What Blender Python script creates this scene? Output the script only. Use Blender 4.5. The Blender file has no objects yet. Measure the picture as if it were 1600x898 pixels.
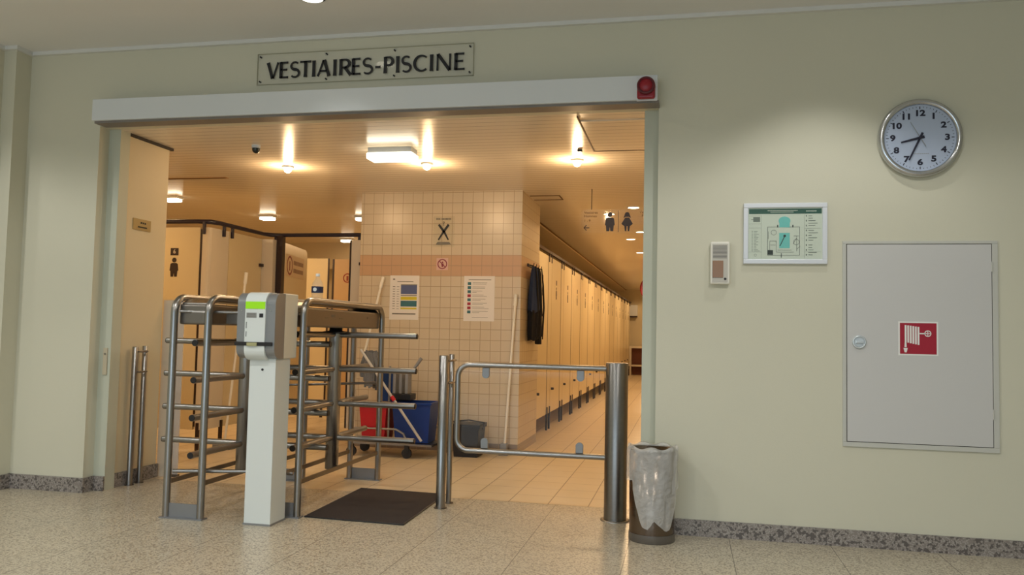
import bpy, math, random
from mathutils import Vector, Matrix
PI = math.pi
S = bpy.context.scene
COL = S.collection
random.seed(7)

# ------------------------------------------------------------------ camera
F_PX = 1287.5
YAW, PITCH, ROLL = 0.20922318, 0.05569976, 0.0211654
CAM_H = 1.25
fwd = Vector((-math.sin(YAW)*math.cos(PITCH), math.cos(YAW)*math.cos(PITCH), math.sin(PITCH)))
r0 = Vector((math.cos(YAW), math.sin(YAW), 0)); u0 = r0.cross(fwd)
rr = math.cos(ROLL)*r0 + math.sin(ROLL)*u0
uu = -math.sin(ROLL)*r0 + math.cos(ROLL)*u0
cd = bpy.data.cameras.new('camera')
cam = bpy.data.objects.new('camera', cd); COL.objects.link(cam)
cd.sensor_width = 36.0; cd.lens = F_PX*36.0/1600.0; cd.clip_start = 0.05; cd.clip_end = 100
mw = Matrix(((rr.x, uu.x, -fwd.x, 0), (rr.y, uu.y, -fwd.y, 0), (rr.z, uu.z, -fwd.z, CAM_H), (0, 0, 0, 1)))
cam.matrix_world = mw
S.camera = cam

# ------------------------------------------------------------------ colour management, world, lights
S.view_settings.view_transform = 'Standard'
S.view_settings.look = 'None'
S.view_settings.gamma = 1.0
S.view_settings.use_curve_mapping = False
S.view_settings.exposure = 0.0

w = bpy.data.worlds.new('world'); S.world = w; w.use_nodes = True
w.node_tree.nodes['Background'].inputs[0].default_value = (0.62, 0.72, 0.85, 1)
w.node_tree.nodes['Background'].inputs[1].default_value = 0.35

WARM = (1.0, 0.67, 0.36)
HALL = (1.0, 0.985, 0.94)

def light(kind, name, loc, energy, color, size=0.05, rot=None, **kw):
    d = bpy.data.lights.new(name, kind)
    d.energy = energy; d.color = color
    if kind in ('POINT', 'SPOT'): d.shadow_soft_size = size
    if kind == 'AREA': d.size = size
    for k, v in kw.items(): setattr(d, k, v)
    o = bpy.data.objects.new(name, d); COL.objects.link(o); o.location = loc
    if rot: o.rotation_euler = rot
    return o

# daylight from the hall windows behind the camera
light('AREA', 'window_daylight', (-2.0, -5.8, 1.5), 125, (0.66, 0.85, 1.0), 7.0, (math.radians(90), 0, 0), shape='RECTANGLE', size_y=2.2)
# recessed hall downlights near the front wall
HALL_LAMPS = [(-5.50, 4.75), (-2.35, 4.75), (0.80, 4.75), (3.95, 4.75)]
HALL_W = [13, 10, 24, 0.5]
for (lx, ly), en in zip(HALL_LAMPS, HALL_W):
    light('SPOT', 'downlight_beam', (lx, ly, 3.33), en, HALL, 0.045, spot_size=math.radians(100), spot_blend=0.5)
HALL_ROWS = [(x, 2.90, 84, 152) for x in (-5.5, -2.35, 0.8)]+[(x, y, 88, 146) for y in (0.4, -2.4) for x in (-5.5, -2.35, 0.8)]
for (lx, ly, en, ang) in HALL_ROWS:
    light('SPOT', 'downlight_beam', (lx, ly, 3.33), en, HALL, 0.07, spot_size=math.radians(ang), spot_blend=0.22)
# the warm lamps of the changing area (most stand near a fixture built further down)
SPOTS = [(-3.645, 7.0), (-2.29, 7.0), (-0.935, 7.0)]
for (lx, ly) in SPOTS:
    light('POINT', 'spot_lamp_light', (lx, ly, 2.66), 12.5, WARM, 0.03)
light('AREA', 'tube_lamp_light', (-2.40, 6.42, 2.655), 7, (1.0, 0.86, 0.62), 0.34, None, shape='RECTANGLE', size_y=0.08)
for (lx, ly, en) in [(-5.9, 6.75, 12), (-5.87, 8.5, 20), (-5.5, 10.05, 11), (-4.6, 12.6, 22)]:  # first one is an added unseen fill without fixture, brightening the corner cubicle
    light('AREA', 'box_and_fill_light', (lx, ly, 2.675), en*1.3, WARM, 0.16)
for (lx, ly, en) in [(-0.95, 10.2, 48), (-0.83, 12.9, 70), (-0.8, 15.5, 90), (-0.8, 18.5, 90), (-0.8, 22.0, 90), (-0.9, 25.5, 60)]:
    light('SPOT', 'corridor_downlight_beam', (lx, ly, 2.74), en, WARM, 0.05, spot_size=math.radians(165), spot_blend=0.2)

# ------------------------------------------------------------------ materials
def new_mat(name):
    m = bpy.data.materials.new(name); m.use_nodes = True
    return m, m.node_tree, m.node_tree.nodes['Principled BSDF']
def lin(c):
    return tuple(((v/255)/12.92 if v/255 <= 0.04045 else ((v/255+0.055)/1.055)**2.4) for v in c)
MATS = {}
def mat(name, rgb, rough=0.5, metal=0.0, var=0.0, vscale=6.0, bump=0.0, bscale=80.0, emit=0.0, ecol=None, alpha=1.0, aniso=0.0, spec=None):
    if name in MATS: return MATS[name]
    m, nt, b = new_mat(name)
    c = lin(rgb)
    b.inputs['Base Color'].default_value = (*c, 1)
    b.inputs['Roughness'].default_value = rough
    b.inputs['Metallic'].default_value = metal
    if spec is not None: b.inputs['Specular IOR Level'].default_value = spec
    if aniso: b.inputs['Anisotropic'].default_value = aniso
    geo = nt.nodes.new('ShaderNodeNewGeometry')
    if var:
        n = nt.nodes.new('ShaderNodeTexNoise'); n.inputs['Scale'].default_value = vscale; n.inputs['Detail'].default_value = 4
        nt.links.new(geo.outputs['Position'], n.inputs['Vector'])
        mx = nt.nodes.new('ShaderNodeMix'); mx.data_type = 'RGBA'
        mx.inputs[6].default_value = (*[v*(1-var) for v in c], 1); mx.inputs[7].default_value = (*[min(1, v*(1+var)) for v in c], 1)
        nt.links.new(n.outputs['Fac'], mx.inputs[0]); nt.links.new(mx.outputs[2], b.inputs['Base Color'])
    if bump:
        n = nt.nodes.new('ShaderNodeTexNoise'); n.inputs['Scale'].default_value = bscale; n.inputs['Detail'].default_value = 3
        nt.links.new(geo.outputs['Position'], n.inputs['Vector'])
        bp = nt.nodes.new('ShaderNodeBump'); bp.inputs['Strength'].default_value = bump; bp.inputs['Distance'].default_value = 0.003
        nt.links.new(n.outputs['Fac'], bp.inputs['Height']); nt.links.new(bp.outputs['Normal'], b.inputs['Normal'])
    if emit:
        b.inputs['Emission Color'].default_value = (*(ecol or c), 1); b.inputs['Emission Strength'].default_value = emit
    if alpha < 1: b.inputs['Alpha'].default_value = alpha
    MATS[name] = m
    return m

def _math(nt, op, a, b=None):
    n = nt.nodes.new('ShaderNodeMath'); n.operation = op
    for i, v in enumerate((a, b)):
        if v is None: continue
        if isinstance(v, (int, float)): n.inputs[i].default_value = v
        else: nt.links.new(v, n.inputs[i])
    return n.outputs[0]
def grid_mask(nt, axes):
    """axes: (component, pitch, offset, line width); returns 1 on the joints"""
    geo = nt.nodes.new('ShaderNodeNewGeometry'); sp = nt.nodes.new('ShaderNodeSeparateXYZ')
    nt.links.new(geo.outputs['Position'], sp.inputs[0])
    out = None
    for comp, pitch, off, wd in axes:
        v = _math(nt, 'SUBTRACT', sp.outputs[comp], off)
        v = _math(nt, 'DIVIDE', v, pitch)
        v = _math(nt, 'FRACT', v)
        v = _math(nt, 'LESS_THAN', v, wd/pitch)
        out = v if out is None else _math(nt, 'MAXIMUM', out, v)
    return out, sp, geo
def mixc(nt, fac, a, b):
    mx = nt.nodes.new('ShaderNodeMix'); mx.data_type = 'RGBA'
    for i, v in ((0, fac), (6, a), (7, b)):
        if isinstance(v, tuple): mx.inputs[i].default_value = (*v, 1)
        elif isinstance(v, (int, float)): mx.inputs[i].default_value = v
        else: nt.links.new(v, mx.inputs[i])
    return mx.outputs[2]
def noise(nt, geo, scale, detail=3):
    n = nt.nodes.new('ShaderNodeTexNoise'); n.inputs['Scale'].default_value = scale; n.inputs['Detail'].default_value = detail
    nt.links.new(geo.outputs['Position'], n.inputs['Vector']); return n.outputs['Fac']
def grid_bump(nt, b, mask, strength=0.6):
    bp = nt.nodes.new('ShaderNodeBump'); bp.inputs['Strength'].default_value = strength; bp.inputs['Distance'].default_value = 0.002; bp.invert = True
    nt.links.new(mask, bp.inputs['Height']); nt.links.new(bp.outputs['Normal'], b.inputs['Normal'])

def tile_wall_mat(name, comp, off_u, band=True):
    m, nt, b = new_mat(name)
    msk, sp, geo = grid_mask(nt, ((comp, 0.112, off_u, 0.005), (2, 0.1125, 2.07, 0.005)))
    base = mixc(nt, noise(nt, geo, 3), lin((203, 186, 158)), lin((214, 198, 170)))
    if band:
        z = sp.outputs[2]
        inb = _math(nt, 'MULTIPLY', _math(nt, 'GREATER_THAN', z, 1.845), _math(nt, 'LESS_THAN', z, 2.07))
        base = mixc(nt, inb, base, lin((198, 160, 124)))
        low = _math(nt, 'LESS_THAN', z, 0.10)
        base = mixc(nt, low, base, lin((138, 122, 108)))
    col = mixc(nt, msk, base, lin((170, 146, 116)))
    nt.links.new(col, b.inputs['Base Color'])
    b.inputs['Roughness'].default_value = 0.28
    grid_bump(nt, b, msk)
    MATS[name] = m; return m

def terrazzo(name, a, bcol, c, rough, scale=60, grid=None):
    m, nt, b = new_mat(name)
    geo = nt.nodes.new('ShaderNodeNewGeometry')
    vo = nt.nodes.new('ShaderNodeTexVoronoi'); vo.inputs['Scale'].default_value = scale
    nt.links.new(geo.outputs['Position'], vo.inputs['Vector'])
    sv = nt.nodes.new('ShaderNodeSeparateColor'); nt.links.new(vo.outputs['Color'], sv.inputs[0])
    vo2 = nt.nodes.new('ShaderNodeTexVoronoi'); vo2.inputs['Scale'].default_value = scale*2.3
    nt.links.new(geo.outputs['Position'], vo2.inputs['Vector'])
    sv2 = nt.nodes.new('ShaderNodeSeparateColor'); nt.links.new(vo2.outputs['Color'], sv2.inputs[0])
    f1 = _math(nt, 'GREATER_THAN', sv.outputs[0], 0.72)
    f2 = _math(nt, 'GREATER_THAN', sv2.outputs[1], 0.70)
    col = mixc(nt, noise(nt, geo, 5), lin(a), tuple(v*0.92 for v in lin(a)))
    col = mixc(nt, _math(nt, 'MULTIPLY', f2, 0.8), col, lin(c))
    col = mixc(nt, _math(nt, 'MULTIPLY', f1, 0.85), col, lin(bcol))
    if grid:
        msk, _, _ = grid_mask(nt, grid)
        col = mixc(nt, msk, col, tuple(v*0.45 for v in lin(bcol)))
    nt.links.new(col, b.inputs['Base Color'])
    b.inputs['Roughness'].default_value = rough
    MATS[name] = m; return m

def floor_tile_mat():
    m, nt, b = new_mat('floor_tiles')
    msk, sp, geo = grid_mask(nt, ((0, 0.2975, -1.288, 0.007), (1, 0.2975, 6.08, 0.0045)))
    base = mixc(nt, noise(nt, geo, 2.5), lin((214, 196, 164)), lin((226, 208, 178)))
    col = mixc(nt, msk, base, lin((140, 116, 86)))
    nt.links.new(col, b.inputs['Base Color']); b.inputs['Roughness'].default_value = 0.30
    grid_bump(nt, b, msk); MATS['floor_tiles'] = m; return m
def plank_mat():
    m, nt, b = new_mat('ceiling_planks')
    msk, sp, geo = grid_mask(nt, ((1, 0.10, 5.78, 0.006),))
    base = mixc(nt, noise(nt, geo, 2), lin((236, 224, 204)), lin((240, 228, 208)))
    col = mixc(nt, _math(nt, 'MULTIPLY', msk, 0.8), base, lin((120, 92, 62)))
    nt.links.new(col, b.inputs['Base Color']); b.inputs['Roughness'].default_value = 0.24
    MATS['ceiling_planks'] = m; return m
def glass_mat(name, tint=(1, 1, 1), refl=0.10, dull=0.0):
    m = bpy.data.materials.new(name); m.use_nodes = True; nt = m.node_tree
    nt.nodes.remove(nt.nodes['Principled BSDF']); out = nt.nodes['Material Output']
    tr = nt.nodes.new('ShaderNodeBsdfTransparent'); tr.inputs[0].default_value = (*tint, 1)
    gl = nt.nodes.new('ShaderNodeBsdfGlossy'); gl.inputs['Roughness'].default_value = 0.06
    fr = nt.nodes.new('ShaderNodeFresnel'); fr.inputs[0].default_value = 1.45
    geo = nt.nodes.new('ShaderNodeNewGeometry')
    face = _math(nt, 'MULTIPLY', fr.outputs[0], _math(nt, 'SUBTRACT', 1.0, geo.outputs['Backfacing']))
    mx = nt.nodes.new('ShaderNodeMixShader'); nt.links.new(face, mx.inputs[0])
    nt.links.new(tr.outputs[0], mx.inputs[1]); nt.links.new(gl.outputs[0], mx.inputs[2])
    last = mx.outputs[0]
    if dull:
        df = nt.nodes.new('ShaderNodeBsdfDiffuse'); df.inputs[0].default_value = (0.8, 0.8, 0.78, 1)
        m2 = nt.nodes.new('ShaderNodeMixShader'); m2.inputs[0].default_value = dull
        nt.links.new(last, m2.inputs[1]); nt.links.new(df.outputs[0], m2.inputs[2]); last = m2.outputs[0]
    nt.links.new(last, out.inputs[0]); MATS[name] = m; return m
def bag_mat():
    m = bpy.data.materials.new('thin_plastic_film'); m.use_nodes = True; nt = m.node_tree
    b = nt.nodes['Principled BSDF']; out = nt.nodes['Material Output']
    b.inputs['Base Color'].default_value = (0.82, 0.81, 0.78, 1); b.inputs['Roughness'].default_value = 0.38
    geo = nt.nodes.new('ShaderNodeNewGeometry')
    n = noise(nt, geo, 34, 4); bp = nt.nodes.new('ShaderNodeBump'); bp.inputs['Strength'].default_value = 0.7; bp.inputs['Distance'].default_value = 0.02
    nt.links.new(n, bp.inputs['Height']); nt.links.new(bp.outputs['Normal'], b.inputs['Normal'])
    tr = nt.nodes.new('ShaderNodeBsdfTransparent'); mx = nt.nodes.new('ShaderNodeMixShader'); mx.inputs[0].default_value = 0.46
    nt.links.new(tr.outputs[0], mx.inputs[1]); nt.links.new(b.outputs[0], mx.inputs[2]); nt.links.new(mx.outputs[0], out.inputs[0])
    MATS['bag'] = m; return m

PAINT = mat('cream_wall_paint', (211, 208, 188), 0.62, var=0.02, vscale=1.5, bump=0.15, bscale=160)
PAINT_GREEN = mat('pale_green_jamb_paint', (196, 199, 182), 0.5)
PAINT_IN = mat('warm_cream_paint', (218, 204, 172), 0.55, bump=0.1, bscale=150)
CEIL = mat('grey_white_ceiling_paint', (230, 229, 226), 0.7, var=0.02, vscale=1.2)
WHITE_P = mat('white_lacquer', (222, 226, 228), 0.38)
WHITE_L = mat('white_moulding', (222, 222, 218), 0.5)
TERR = terrazzo('terrazzo_floor', (190, 180, 159), (142, 130, 113), (214, 206, 187), 0.30, 115, ((0, 0.6, 0.27, 0.004),))
GRAN = terrazzo('granite_skirting', (140, 132, 126), (84, 78, 76), (170, 164, 158), 0.35, 80)
FTILE = floor_tile_mat()
PLANK = plank_mat()
WTILE = tile_wall_mat('wall_tiles_front', 0, -1.793)
WTILE2 = tile_wall_mat('wall_tiles_side', 1, 8.5)
STEEL = mat('brushed_stainless_steel', (158, 155, 152), 0.29, 1.0, var=0.05, vscale=30, aniso=0.5)
STEEL_D = mat('brushed_steel_sheet', (134, 128, 122), 0.38, 1.0, var=0.05, vscale=20)
CHROME = mat('chrome', (210, 210, 210), 0.08, 1.0)
BLACK = mat('black_plastic', (28, 26, 28), 0.4)
DARKB = mat('dark_brown_metal', (46, 28, 24), 0.4)
RAILM = mat('dark_violet_rail_enamel', (44, 38, 52), 0.35)
HPL = mat('cream_laminate_panel', (226, 208, 168), 0.3, var=0.015, vscale=2)
HPL_W = mat('pale_laminate_panel', (222, 210, 190), 0.3, var=0.015, vscale=2)
GREYC = mat('cabinet_grey_enamel', (204, 203, 201), 0.42, var=0.01, vscale=2)
GREYF = mat('cabinet_frame_enamel', (198, 198, 190), 0.45)
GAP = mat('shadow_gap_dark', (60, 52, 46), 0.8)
RED = mat('signal_red', (164, 22, 48), 0.45)
RED_D = mat('dark_red_plastic', (150, 24, 40), 0.35)
RED_DD = mat('deep_red_plastic', (96, 14, 26), 0.35)
WHITE_S = mat('sign_white', (236, 236, 232), 0.5)
KWHITE = mat('kiosk_white_enamel', (222, 228, 226), 0.35)
KGREY = mat('kiosk_grey_metal', (148, 150, 152), 0.35, 0.5)
GREEN = mat('kiosk_green_display', (140, 205, 20), 0.4, emit=0.35, ecol=lin((140, 205, 20)))
GREYP = mat('printed_grey', (150, 152, 150), 0.5)
DIAL = mat('clock_dial_pale_blue', (188, 200, 222), 0.4)
INK = mat('ink_black', (22, 22, 26), 0.5)
INKB = mat('ink_navy', (30, 30, 52), 0.5)
INKG = mat('faded_print_grey', (120, 116, 108), 0.7)
PAPER = mat('paper_white', (232, 226, 220), 0.7)
PLANP = mat('plan_paper_pale_green', (208, 218, 202), 0.5)
PLANG = mat('plan_header_green', (24, 82, 66), 0.5)
AQUA = mat('plan_aqua', (112, 198, 190), 0.5)
ALU = mat('satin_aluminium_frame', (222, 226, 232), 0.32, 0.1)
BROWN = mat('smoked_brown_plastic', (150, 112, 82), 0.25)
MATC = mat('charcoal_mat_rubber', (46, 38, 38), 0.9, var=0.2, vscale=300, bump=0.6, bscale=400)
BLUE = mat('blue_plastic', (14, 52, 128), 0.35)
BLUE2 = mat('deep_blue_fabric', (12, 58, 120), 0.6)
REDP = mat('red_plastic', (190, 20, 34), 0.35)
GREYM = mat('grey_mop_strands', (112, 114, 118), 0.9, var=0.3, vscale=60, bump=0.8, bscale=120)
GREYPL = mat('grey_plastic', (140, 140, 142), 0.4)
WHITEPL = mat('white_plastic_handle', (242, 236, 222), 0.35)
NAVY = mat('navy_fabric', (52, 66, 98), 0.75, var=0.25, vscale=20, bump=0.5, bscale=60)
BLACKF = mat('black_fabric', (24, 22, 24), 0.8, var=0.25, vscale=20)
YELLOW = mat('print_yellow', (214, 196, 40), 0.6)
SLATE = mat('print_slate_blue', (86, 98, 140), 0.6)
TEAL = mat('print_teal', (56, 108, 118), 0.6)
PINKR = mat('print_crimson', (166, 44, 62), 0.6)
PURP = mat('print_burgundy', (136, 50, 70), 0.6)
BRASS = mat('brass_plate', (176, 156, 110), 0.35, 0.4)
LAMPW = mat('warm_bulb_glow', (255, 236, 200), 0.5, emit=30.0, ecol=(1.0, 0.78, 0.48))
LAMPD = mat('downlight_glow', (255, 240, 214), 0.5, emit=8.0, ecol=(1.0, 0.84, 0.58))
LAMPC = mat('diffuser_glow', (255, 246, 226), 0.5, emit=7.0, ecol=(1.0, 0.90, 0.68))
LAMPH = mat('hall_downlight_glow', (255, 246, 226), 0.5, emit=6.0, ecol=(1.0, 0.92, 0.76))
BENCHW = mat('dark_bench_wood', (120, 66, 44), 0.5)
GLASS = glass_mat('clear_glass')
ACRY = glass_mat('acrylic_plate', (0.99, 0.99, 0.97), dull=0.015)
PLATE = glass_mat('sign_plate_acrylic', (1, 1, 1), dull=0.03)
FROST = glass_mat('milky_acrylic', (0.95, 0.94, 0.92), dull=0.45)
WATER = glass_mat('bottle_plastic', (0.95, 0.97, 0.98), dull=0.12)
BAG = bag_mat()

# ------------------------------------------------------------------ mesh builder
class MB:
    def __init__(s): s.v = []; s.f = []; s.sm = []
    def add(s, vs, fs, smooth=False):
        n = len(s.v); s.v += [tuple(v) for v in vs]
        s.f += [tuple(i+n for i in f) for f in fs]; s.sm += [smooth]*len(fs); return s
    def box(s, a, b, bev=0.0):
        (x0, y0, z0), (x1, y1, z1) = [tuple(map(min, a, b)), tuple(map(max, a, b))]
        if bev <= 0:
            vs = [(x, y, z) for z in (z0, z1) for y in (y0, y1) for x in (x0, x1)]
            return s.add(vs, [(0, 2, 3, 1), (4, 5, 7, 6), (0, 1, 5, 4), (2, 6, 7, 3), (0, 4, 6, 2), (1, 3, 7, 5)])
        import bmesh
        bm = bmesh.new(); bmesh.ops.create_cube(bm, size=1)
        for v in bm.verts: v.co = Vector(((x0+x1)/2+v.co.x*(x1-x0), (y0+y1)/2+v.co.y*(y1-y0), (z0+z1)/2+v.co.z*(z1-z0)))
        bmesh.ops.bevel(bm, geom=bm.edges[:], offset=bev, segments=3, profile=0.5, affect='EDGES')
        bm.verts.index_update()
        s.add([v.co[:] for v in bm.verts], [[v.index for v in f.verts] for f in bm.faces]); bm.free(); return s
    def tube(s, pts, r, n=14, cap=True, rads=None):
        pts = [Vector(p) for p in pts]; rings = []
        t0 = (pts[1]-pts[0]).normalized()
        up = Vector((0, 0, 1)) if abs(t0.z) < 0.9 else Vector((1, 0, 0))
        nx = t0.cross(up).normalized()
        for i, p in enumerate(pts):
            a = (pts[i]-pts[i-1]).normalized() if i else t0
            b = (pts[i+1]-pts[i]).normalized() if i < len(pts)-1 else a
            t = (a+b).normalized()
            nx = (nx - t*nx.dot(t)).normalized(); ny = t.cross(nx)
            k = 1/max(0.5, math.sqrt(max(1e-6, (1+a.dot(b))/2)))
            rad = (rads[i] if rads else r)*k
            rings.append([p + nx*math.cos(2*PI*j/n)*rad + ny*math.sin(2*PI*j/n)*rad for j in range(n)])
        vs = [q for rg in rings for q in rg]; fs = []
        for i in range(len(rings)-1):
            for j in range(n):
                fs.append((i*n+j, i*n+(j+1) % n, (i+1)*n+(j+1) % n, (i+1)*n+j))
        s.add(vs, fs, True)
        if cap:
            m = len(pts)-1
            s.add(rings[0], [tuple(reversed(range(n)))]); s.add(rings[m], [tuple(range(n))])
        return s
    def cyl(s, p, q, r, n=20, r2=None):
        return s.tube([p, q], r, n, True, [r, r if r2 is None else r2])
    def lathe(s, c, prof, n=32, axis='z', capb=False, cap=True):
        vs = []; fs = []
        for (r, h) in prof:
            for j in range(n):
                a = 2*PI*j/n
                if axis == 'z': vs.append((c[0]+r*math.cos(a), c[1]+r*math.sin(a), c[2]+h))
                else: vs.append((c[0]+r*math.cos(a), c[1]-h, c[2]+r*math.sin(a)))     # axis pointing to -y
        for i in range(len(prof)-1):
            for j in range(n):
                q = (i*n+j, i*n+(j+1) % n, (i+1)*n+(j+1) % n, (i+1)*n+j)
                fs.append(q)
        s.add(vs, fs, True)
        if capb:
            s.add(vs[:n], [tuple(reversed(range(n)))])
        if cap: s.add(vs[-n:], [tuple(range(n))])
        return s
    def flat(s, poly, y, t=0.002):
        """prism on a plane facing -y: poly of (x, z), front at y-t, back at y"""
        n = len(poly)
        vs = [(x, y-t, z) for x, z in poly]+[(x, y, z) for x, z in poly]
        fs = [tuple(range(n)), tuple(reversed(range(n, 2*n)))]+[(i, i+n, (i+1) % n+n, (i+1) % n) for i in range(n)]
        return s.add(vs, fs)
    def rect(s, x0, z0, x1, z1, y, t=0.002): return s.flat([(x0, z0), (x1, z0), (x1, z1), (x0, z1)], y, t)
    def disc(s, x, z, r, y, t=0.002, n=28, a0=0, a1=2*PI):
        return s.flat([(x+r*math.cos(a0+(a1-a0)*i/n), z+r*math.sin(a0+(a1-a0)*i/n)) for i in range(n)], y, t)
    def ring(s, x, z, r, wd, y, t=0.002, n=32, a0=0.0, a1=2*PI):
        for i in range(n):
            a = a0+(a1-a0)*i/n; b = a0+(a1-a0)*(i+1)/n
            s.flat([(x+(r-wd)*math.cos(a), z+(r-wd)*math.sin(a)), (x+r*math.cos(a), z+r*math.sin(a)), (x+r*math.cos(b), z+r*math.sin(b)), (x+(r-wd)*math.cos(b), z+(r-wd)*math.sin(b))], y, t)
        return s
    def line(s, x0, z0, x1, z1, wd, y, t=0.002, w2=None):
        d = Vector((x1-x0, z1-z0)); d.normalize(); n = Vector((-d.y, d.x))*wd/2; m = Vector((-d.y, d.x))*(w2 if w2 is not None else wd)/2
        return s.flat([(x0-n.x, z0-n.y), (x1-m.x, z1-m.y), (x1+m.x, z1+m.y), (x0+n.x, z0+n.y)], y, t)
    def text(s, body, x, z, size, y, align='CENTER', bold=0.0, t=0.001, sx=1.0):
        cu = bpy.data.curves.new('t', 'FONT'); cu.body = body; cu.size = size; cu.align_x = align; cu.align_y = 'CENTER'
        cu.offset = bold; cu.extrude = t/2; cu.resolution_u = 3
        o = bpy.data.objects.new('t', cu); COL.objects.link(o)
        dg = bpy.context.evaluated_depsgraph_get(); dg.update()
        me = bpy.data.meshes.new_from_object(o.evaluated_get(dg))
        vs = [(x+v.co.x*sx, y-t/2-v.co.z, z+v.co.y) for v in me.vertices]
        fs = [tuple(p.vertices) for p in me.polygons]
        bpy.data.objects.remove(o); bpy.data.meshes.remove(me); bpy.data.curves.remove(cu)
        return s.add(vs, fs)
    def xform(s, fn, start=0):
        s.v[start:] = [tuple(fn(Vector(v))) for v in s.v[start:]]; return s
    def build(s, name, m, parent=None, bevel=0.0):
        me = bpy.data.meshes.new(name)
        off = Vector(parent.matrix_world.translation) if parent is not None else Vector((0, 0, 0))
        if parent is not None: off = world_loc(parent)
        me.from_pydata([tuple(Vector(v)-off) for v in s.v], [], s.f)
        import bmesh
        bm = bmesh.new(); bm.from_mesh(me); bmesh.ops.recalc_face_normals(bm, faces=bm.faces[:]); bm.to_mesh(me); bm.free(); me.update()
        for p, k in zip(me.polygons, s.sm): p.use_smooth = k
        me.materials.append(m)
        o = bpy.data.objects.new(name, me); COL.objects.link(o)
        if parent is not None: o.parent = parent
        if bevel:
            md = o.modifiers.new('bevel', 'BEVEL'); md.width = bevel; md.segments = 2; md.limit_method = 'ANGLE'
        return o
def world_loc(o):
    v = Vector((0, 0, 0))
    while o is not None: v += o.location; o = o.parent
    return v
def thing(name, loc, label, cat, group=None, kind=None):
    o = bpy.data.objects.new(name, None); COL.objects.link(o); o.location = loc; o.empty_display_size = 0.1
    tag(o, label, cat, group, kind); return o
def tag(o, label=None, cat=None, group=None, kind=None):
    if label: o['label'] = label
    if cat: o['category'] = cat
    if group: o['group'] = group
    if kind: o['kind'] = kind
    return o
def struct(name, mb, m, label=None, cat=None):
    o = mb.build(name, m); o['kind'] = 'structure'
    tag(o, label, cat); return o
def copy_tree(o, parent=None):
    c = o.copy(); COL.objects.link(c)
    if parent is not None: c.parent = parent
    for ch in [q for q in SRC[o.name]]: 
        d = ch.copy(); COL.objects.link(d); d.parent = c
        for g in KIDS.get(ch.name, []):
            e = g.copy(); COL.objects.link(e); e.parent = d
    return c
SRC = {}; KIDS = {}
def remember(o):
    SRC[o.name] = [q for q in bpy.data.objects if q.parent == o]
    for ch in SRC[o.name]: KIDS[ch.name] = [q for q in bpy.data.objects if q.parent == ch]
def B(a, b, bev=0.0): return MB().box(a, b, bev)

# ------------------------------------------------------------------ the setting: entrance hall
YW = 5.42            # front wall face
OL, OR = -4.39, -0.19   # opening
ZO = 2.76            # opening head / inner ceiling
ZC = 3.36            # hall ceiling
struct('floor', B((-7.6, -6, -0.1), (5.0, 6.08, 0)), TERR, 'speckled tan terrazzo floor of the entrance hall', 'floor')
struct('floor.001', B((-9, 6.08, -0.1), (0.1, 27.6, 0)), FTILE, 'cream square tile floor of the changing area', 'floor')
struct('ceiling', B((-7.6, -6, ZC), (5.0, YW+0.1, ZC+0.1)), CEIL, 'plain grey white ceiling of the hall', 'ceiling')
struct('ceiling.001', B((-9, YW+0.11, ZO), (0.1, 27.6, ZO+0.08)), PLANK, 'glossy cream slatted ceiling of the changing area', 'ceiling')
wl = MB().box((-5.03, YW, 0), (OL, YW+0.11, ZC)).box((OR, YW, 0), (5.0, YW+0.11, ZC)).box((OL, YW, ZO), (OR, YW+0.11, ZC))
struct('wall_front', wl, PAINT, 'cream painted wall with the wide opening', 'wall')
struct('wall_left', MB().box((-7.6, 5.15, 0), (-5.14, YW+0.2, ZC)).box((-5.14, 5.27, 0), (-5.03, YW+0.11, ZC)).box((-7.6, -6, 0), (-7.5, 5.15, ZC)), PAINT, 'stepped cream wall at the left end of the hall', 'wall')
struct('wall_right', B((4.9, -6, 0), (5.0, YW, ZC)), PAINT, 'cream side wall of the hall beyond the frame', 'wall')
bw = MB().box((-7.6, -6.1, 0), (5.0, -6, 0.6)).box((-7.6, -6.1, 3.1), (5.0, -6, ZC))
for xx in (-7.6, -5.55, -2.1, 1.35, 4.7): bw.box((xx, -6.1, 0.6), (xx+0.3, -6, 3.1))
struct('wall_back', bw, PAINT, 'hall wall with tall windows behind the viewer', 'wall')
# jamb pieces inside the opening
struct('trim_1', MB().box((OL, YW+0.11, 0), (-4.29, YW+0.22, ZO)), PAINT_GREEN, 'pale narrow guide jamb left of the opening', 'trim')
struct('trim_2', MB().box((-0.285, YW+0.09, 0), (OR, YW+0.24, ZO)), PAINT_GREEN, 'pale green guide jamb right of the opening', 'trim')
struct('trim_3', MB().box((-5.00, YW-0.03, ZC-0.028), (4.9, YW, ZC)).box((-5.14, 5.24, ZC-0.028), (-5.03, 5.27, ZC)).box((-5.03, 5.24, ZC-0.028), (-5.0, YW, ZC)).box((-7.5, 5.12, ZC-0.028), (-5.11, 5.15, ZC)).box((-5.14, 5.15, ZC-0.028), (-5.11, 5.24, ZC)), WHITE_L, 'thin white moulding where wall meets ceiling', 'moulding')
struct('wall_passage', MB().box((-4.44, YW+0.22, 0), (-4.31, 6.17, ZO)), PAINT_IN, 'warm cream side wall just inside the opening', 'wall')
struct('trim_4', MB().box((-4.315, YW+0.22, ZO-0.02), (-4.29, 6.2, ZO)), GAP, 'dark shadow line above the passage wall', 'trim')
bb = MB().box((OR, YW-0.018, 0), (5.0, YW, 0.10))
struct('baseboard_right', bb, GRAN, 'grey speckled granite skirting under the hose cabinet', 'skirting')
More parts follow.
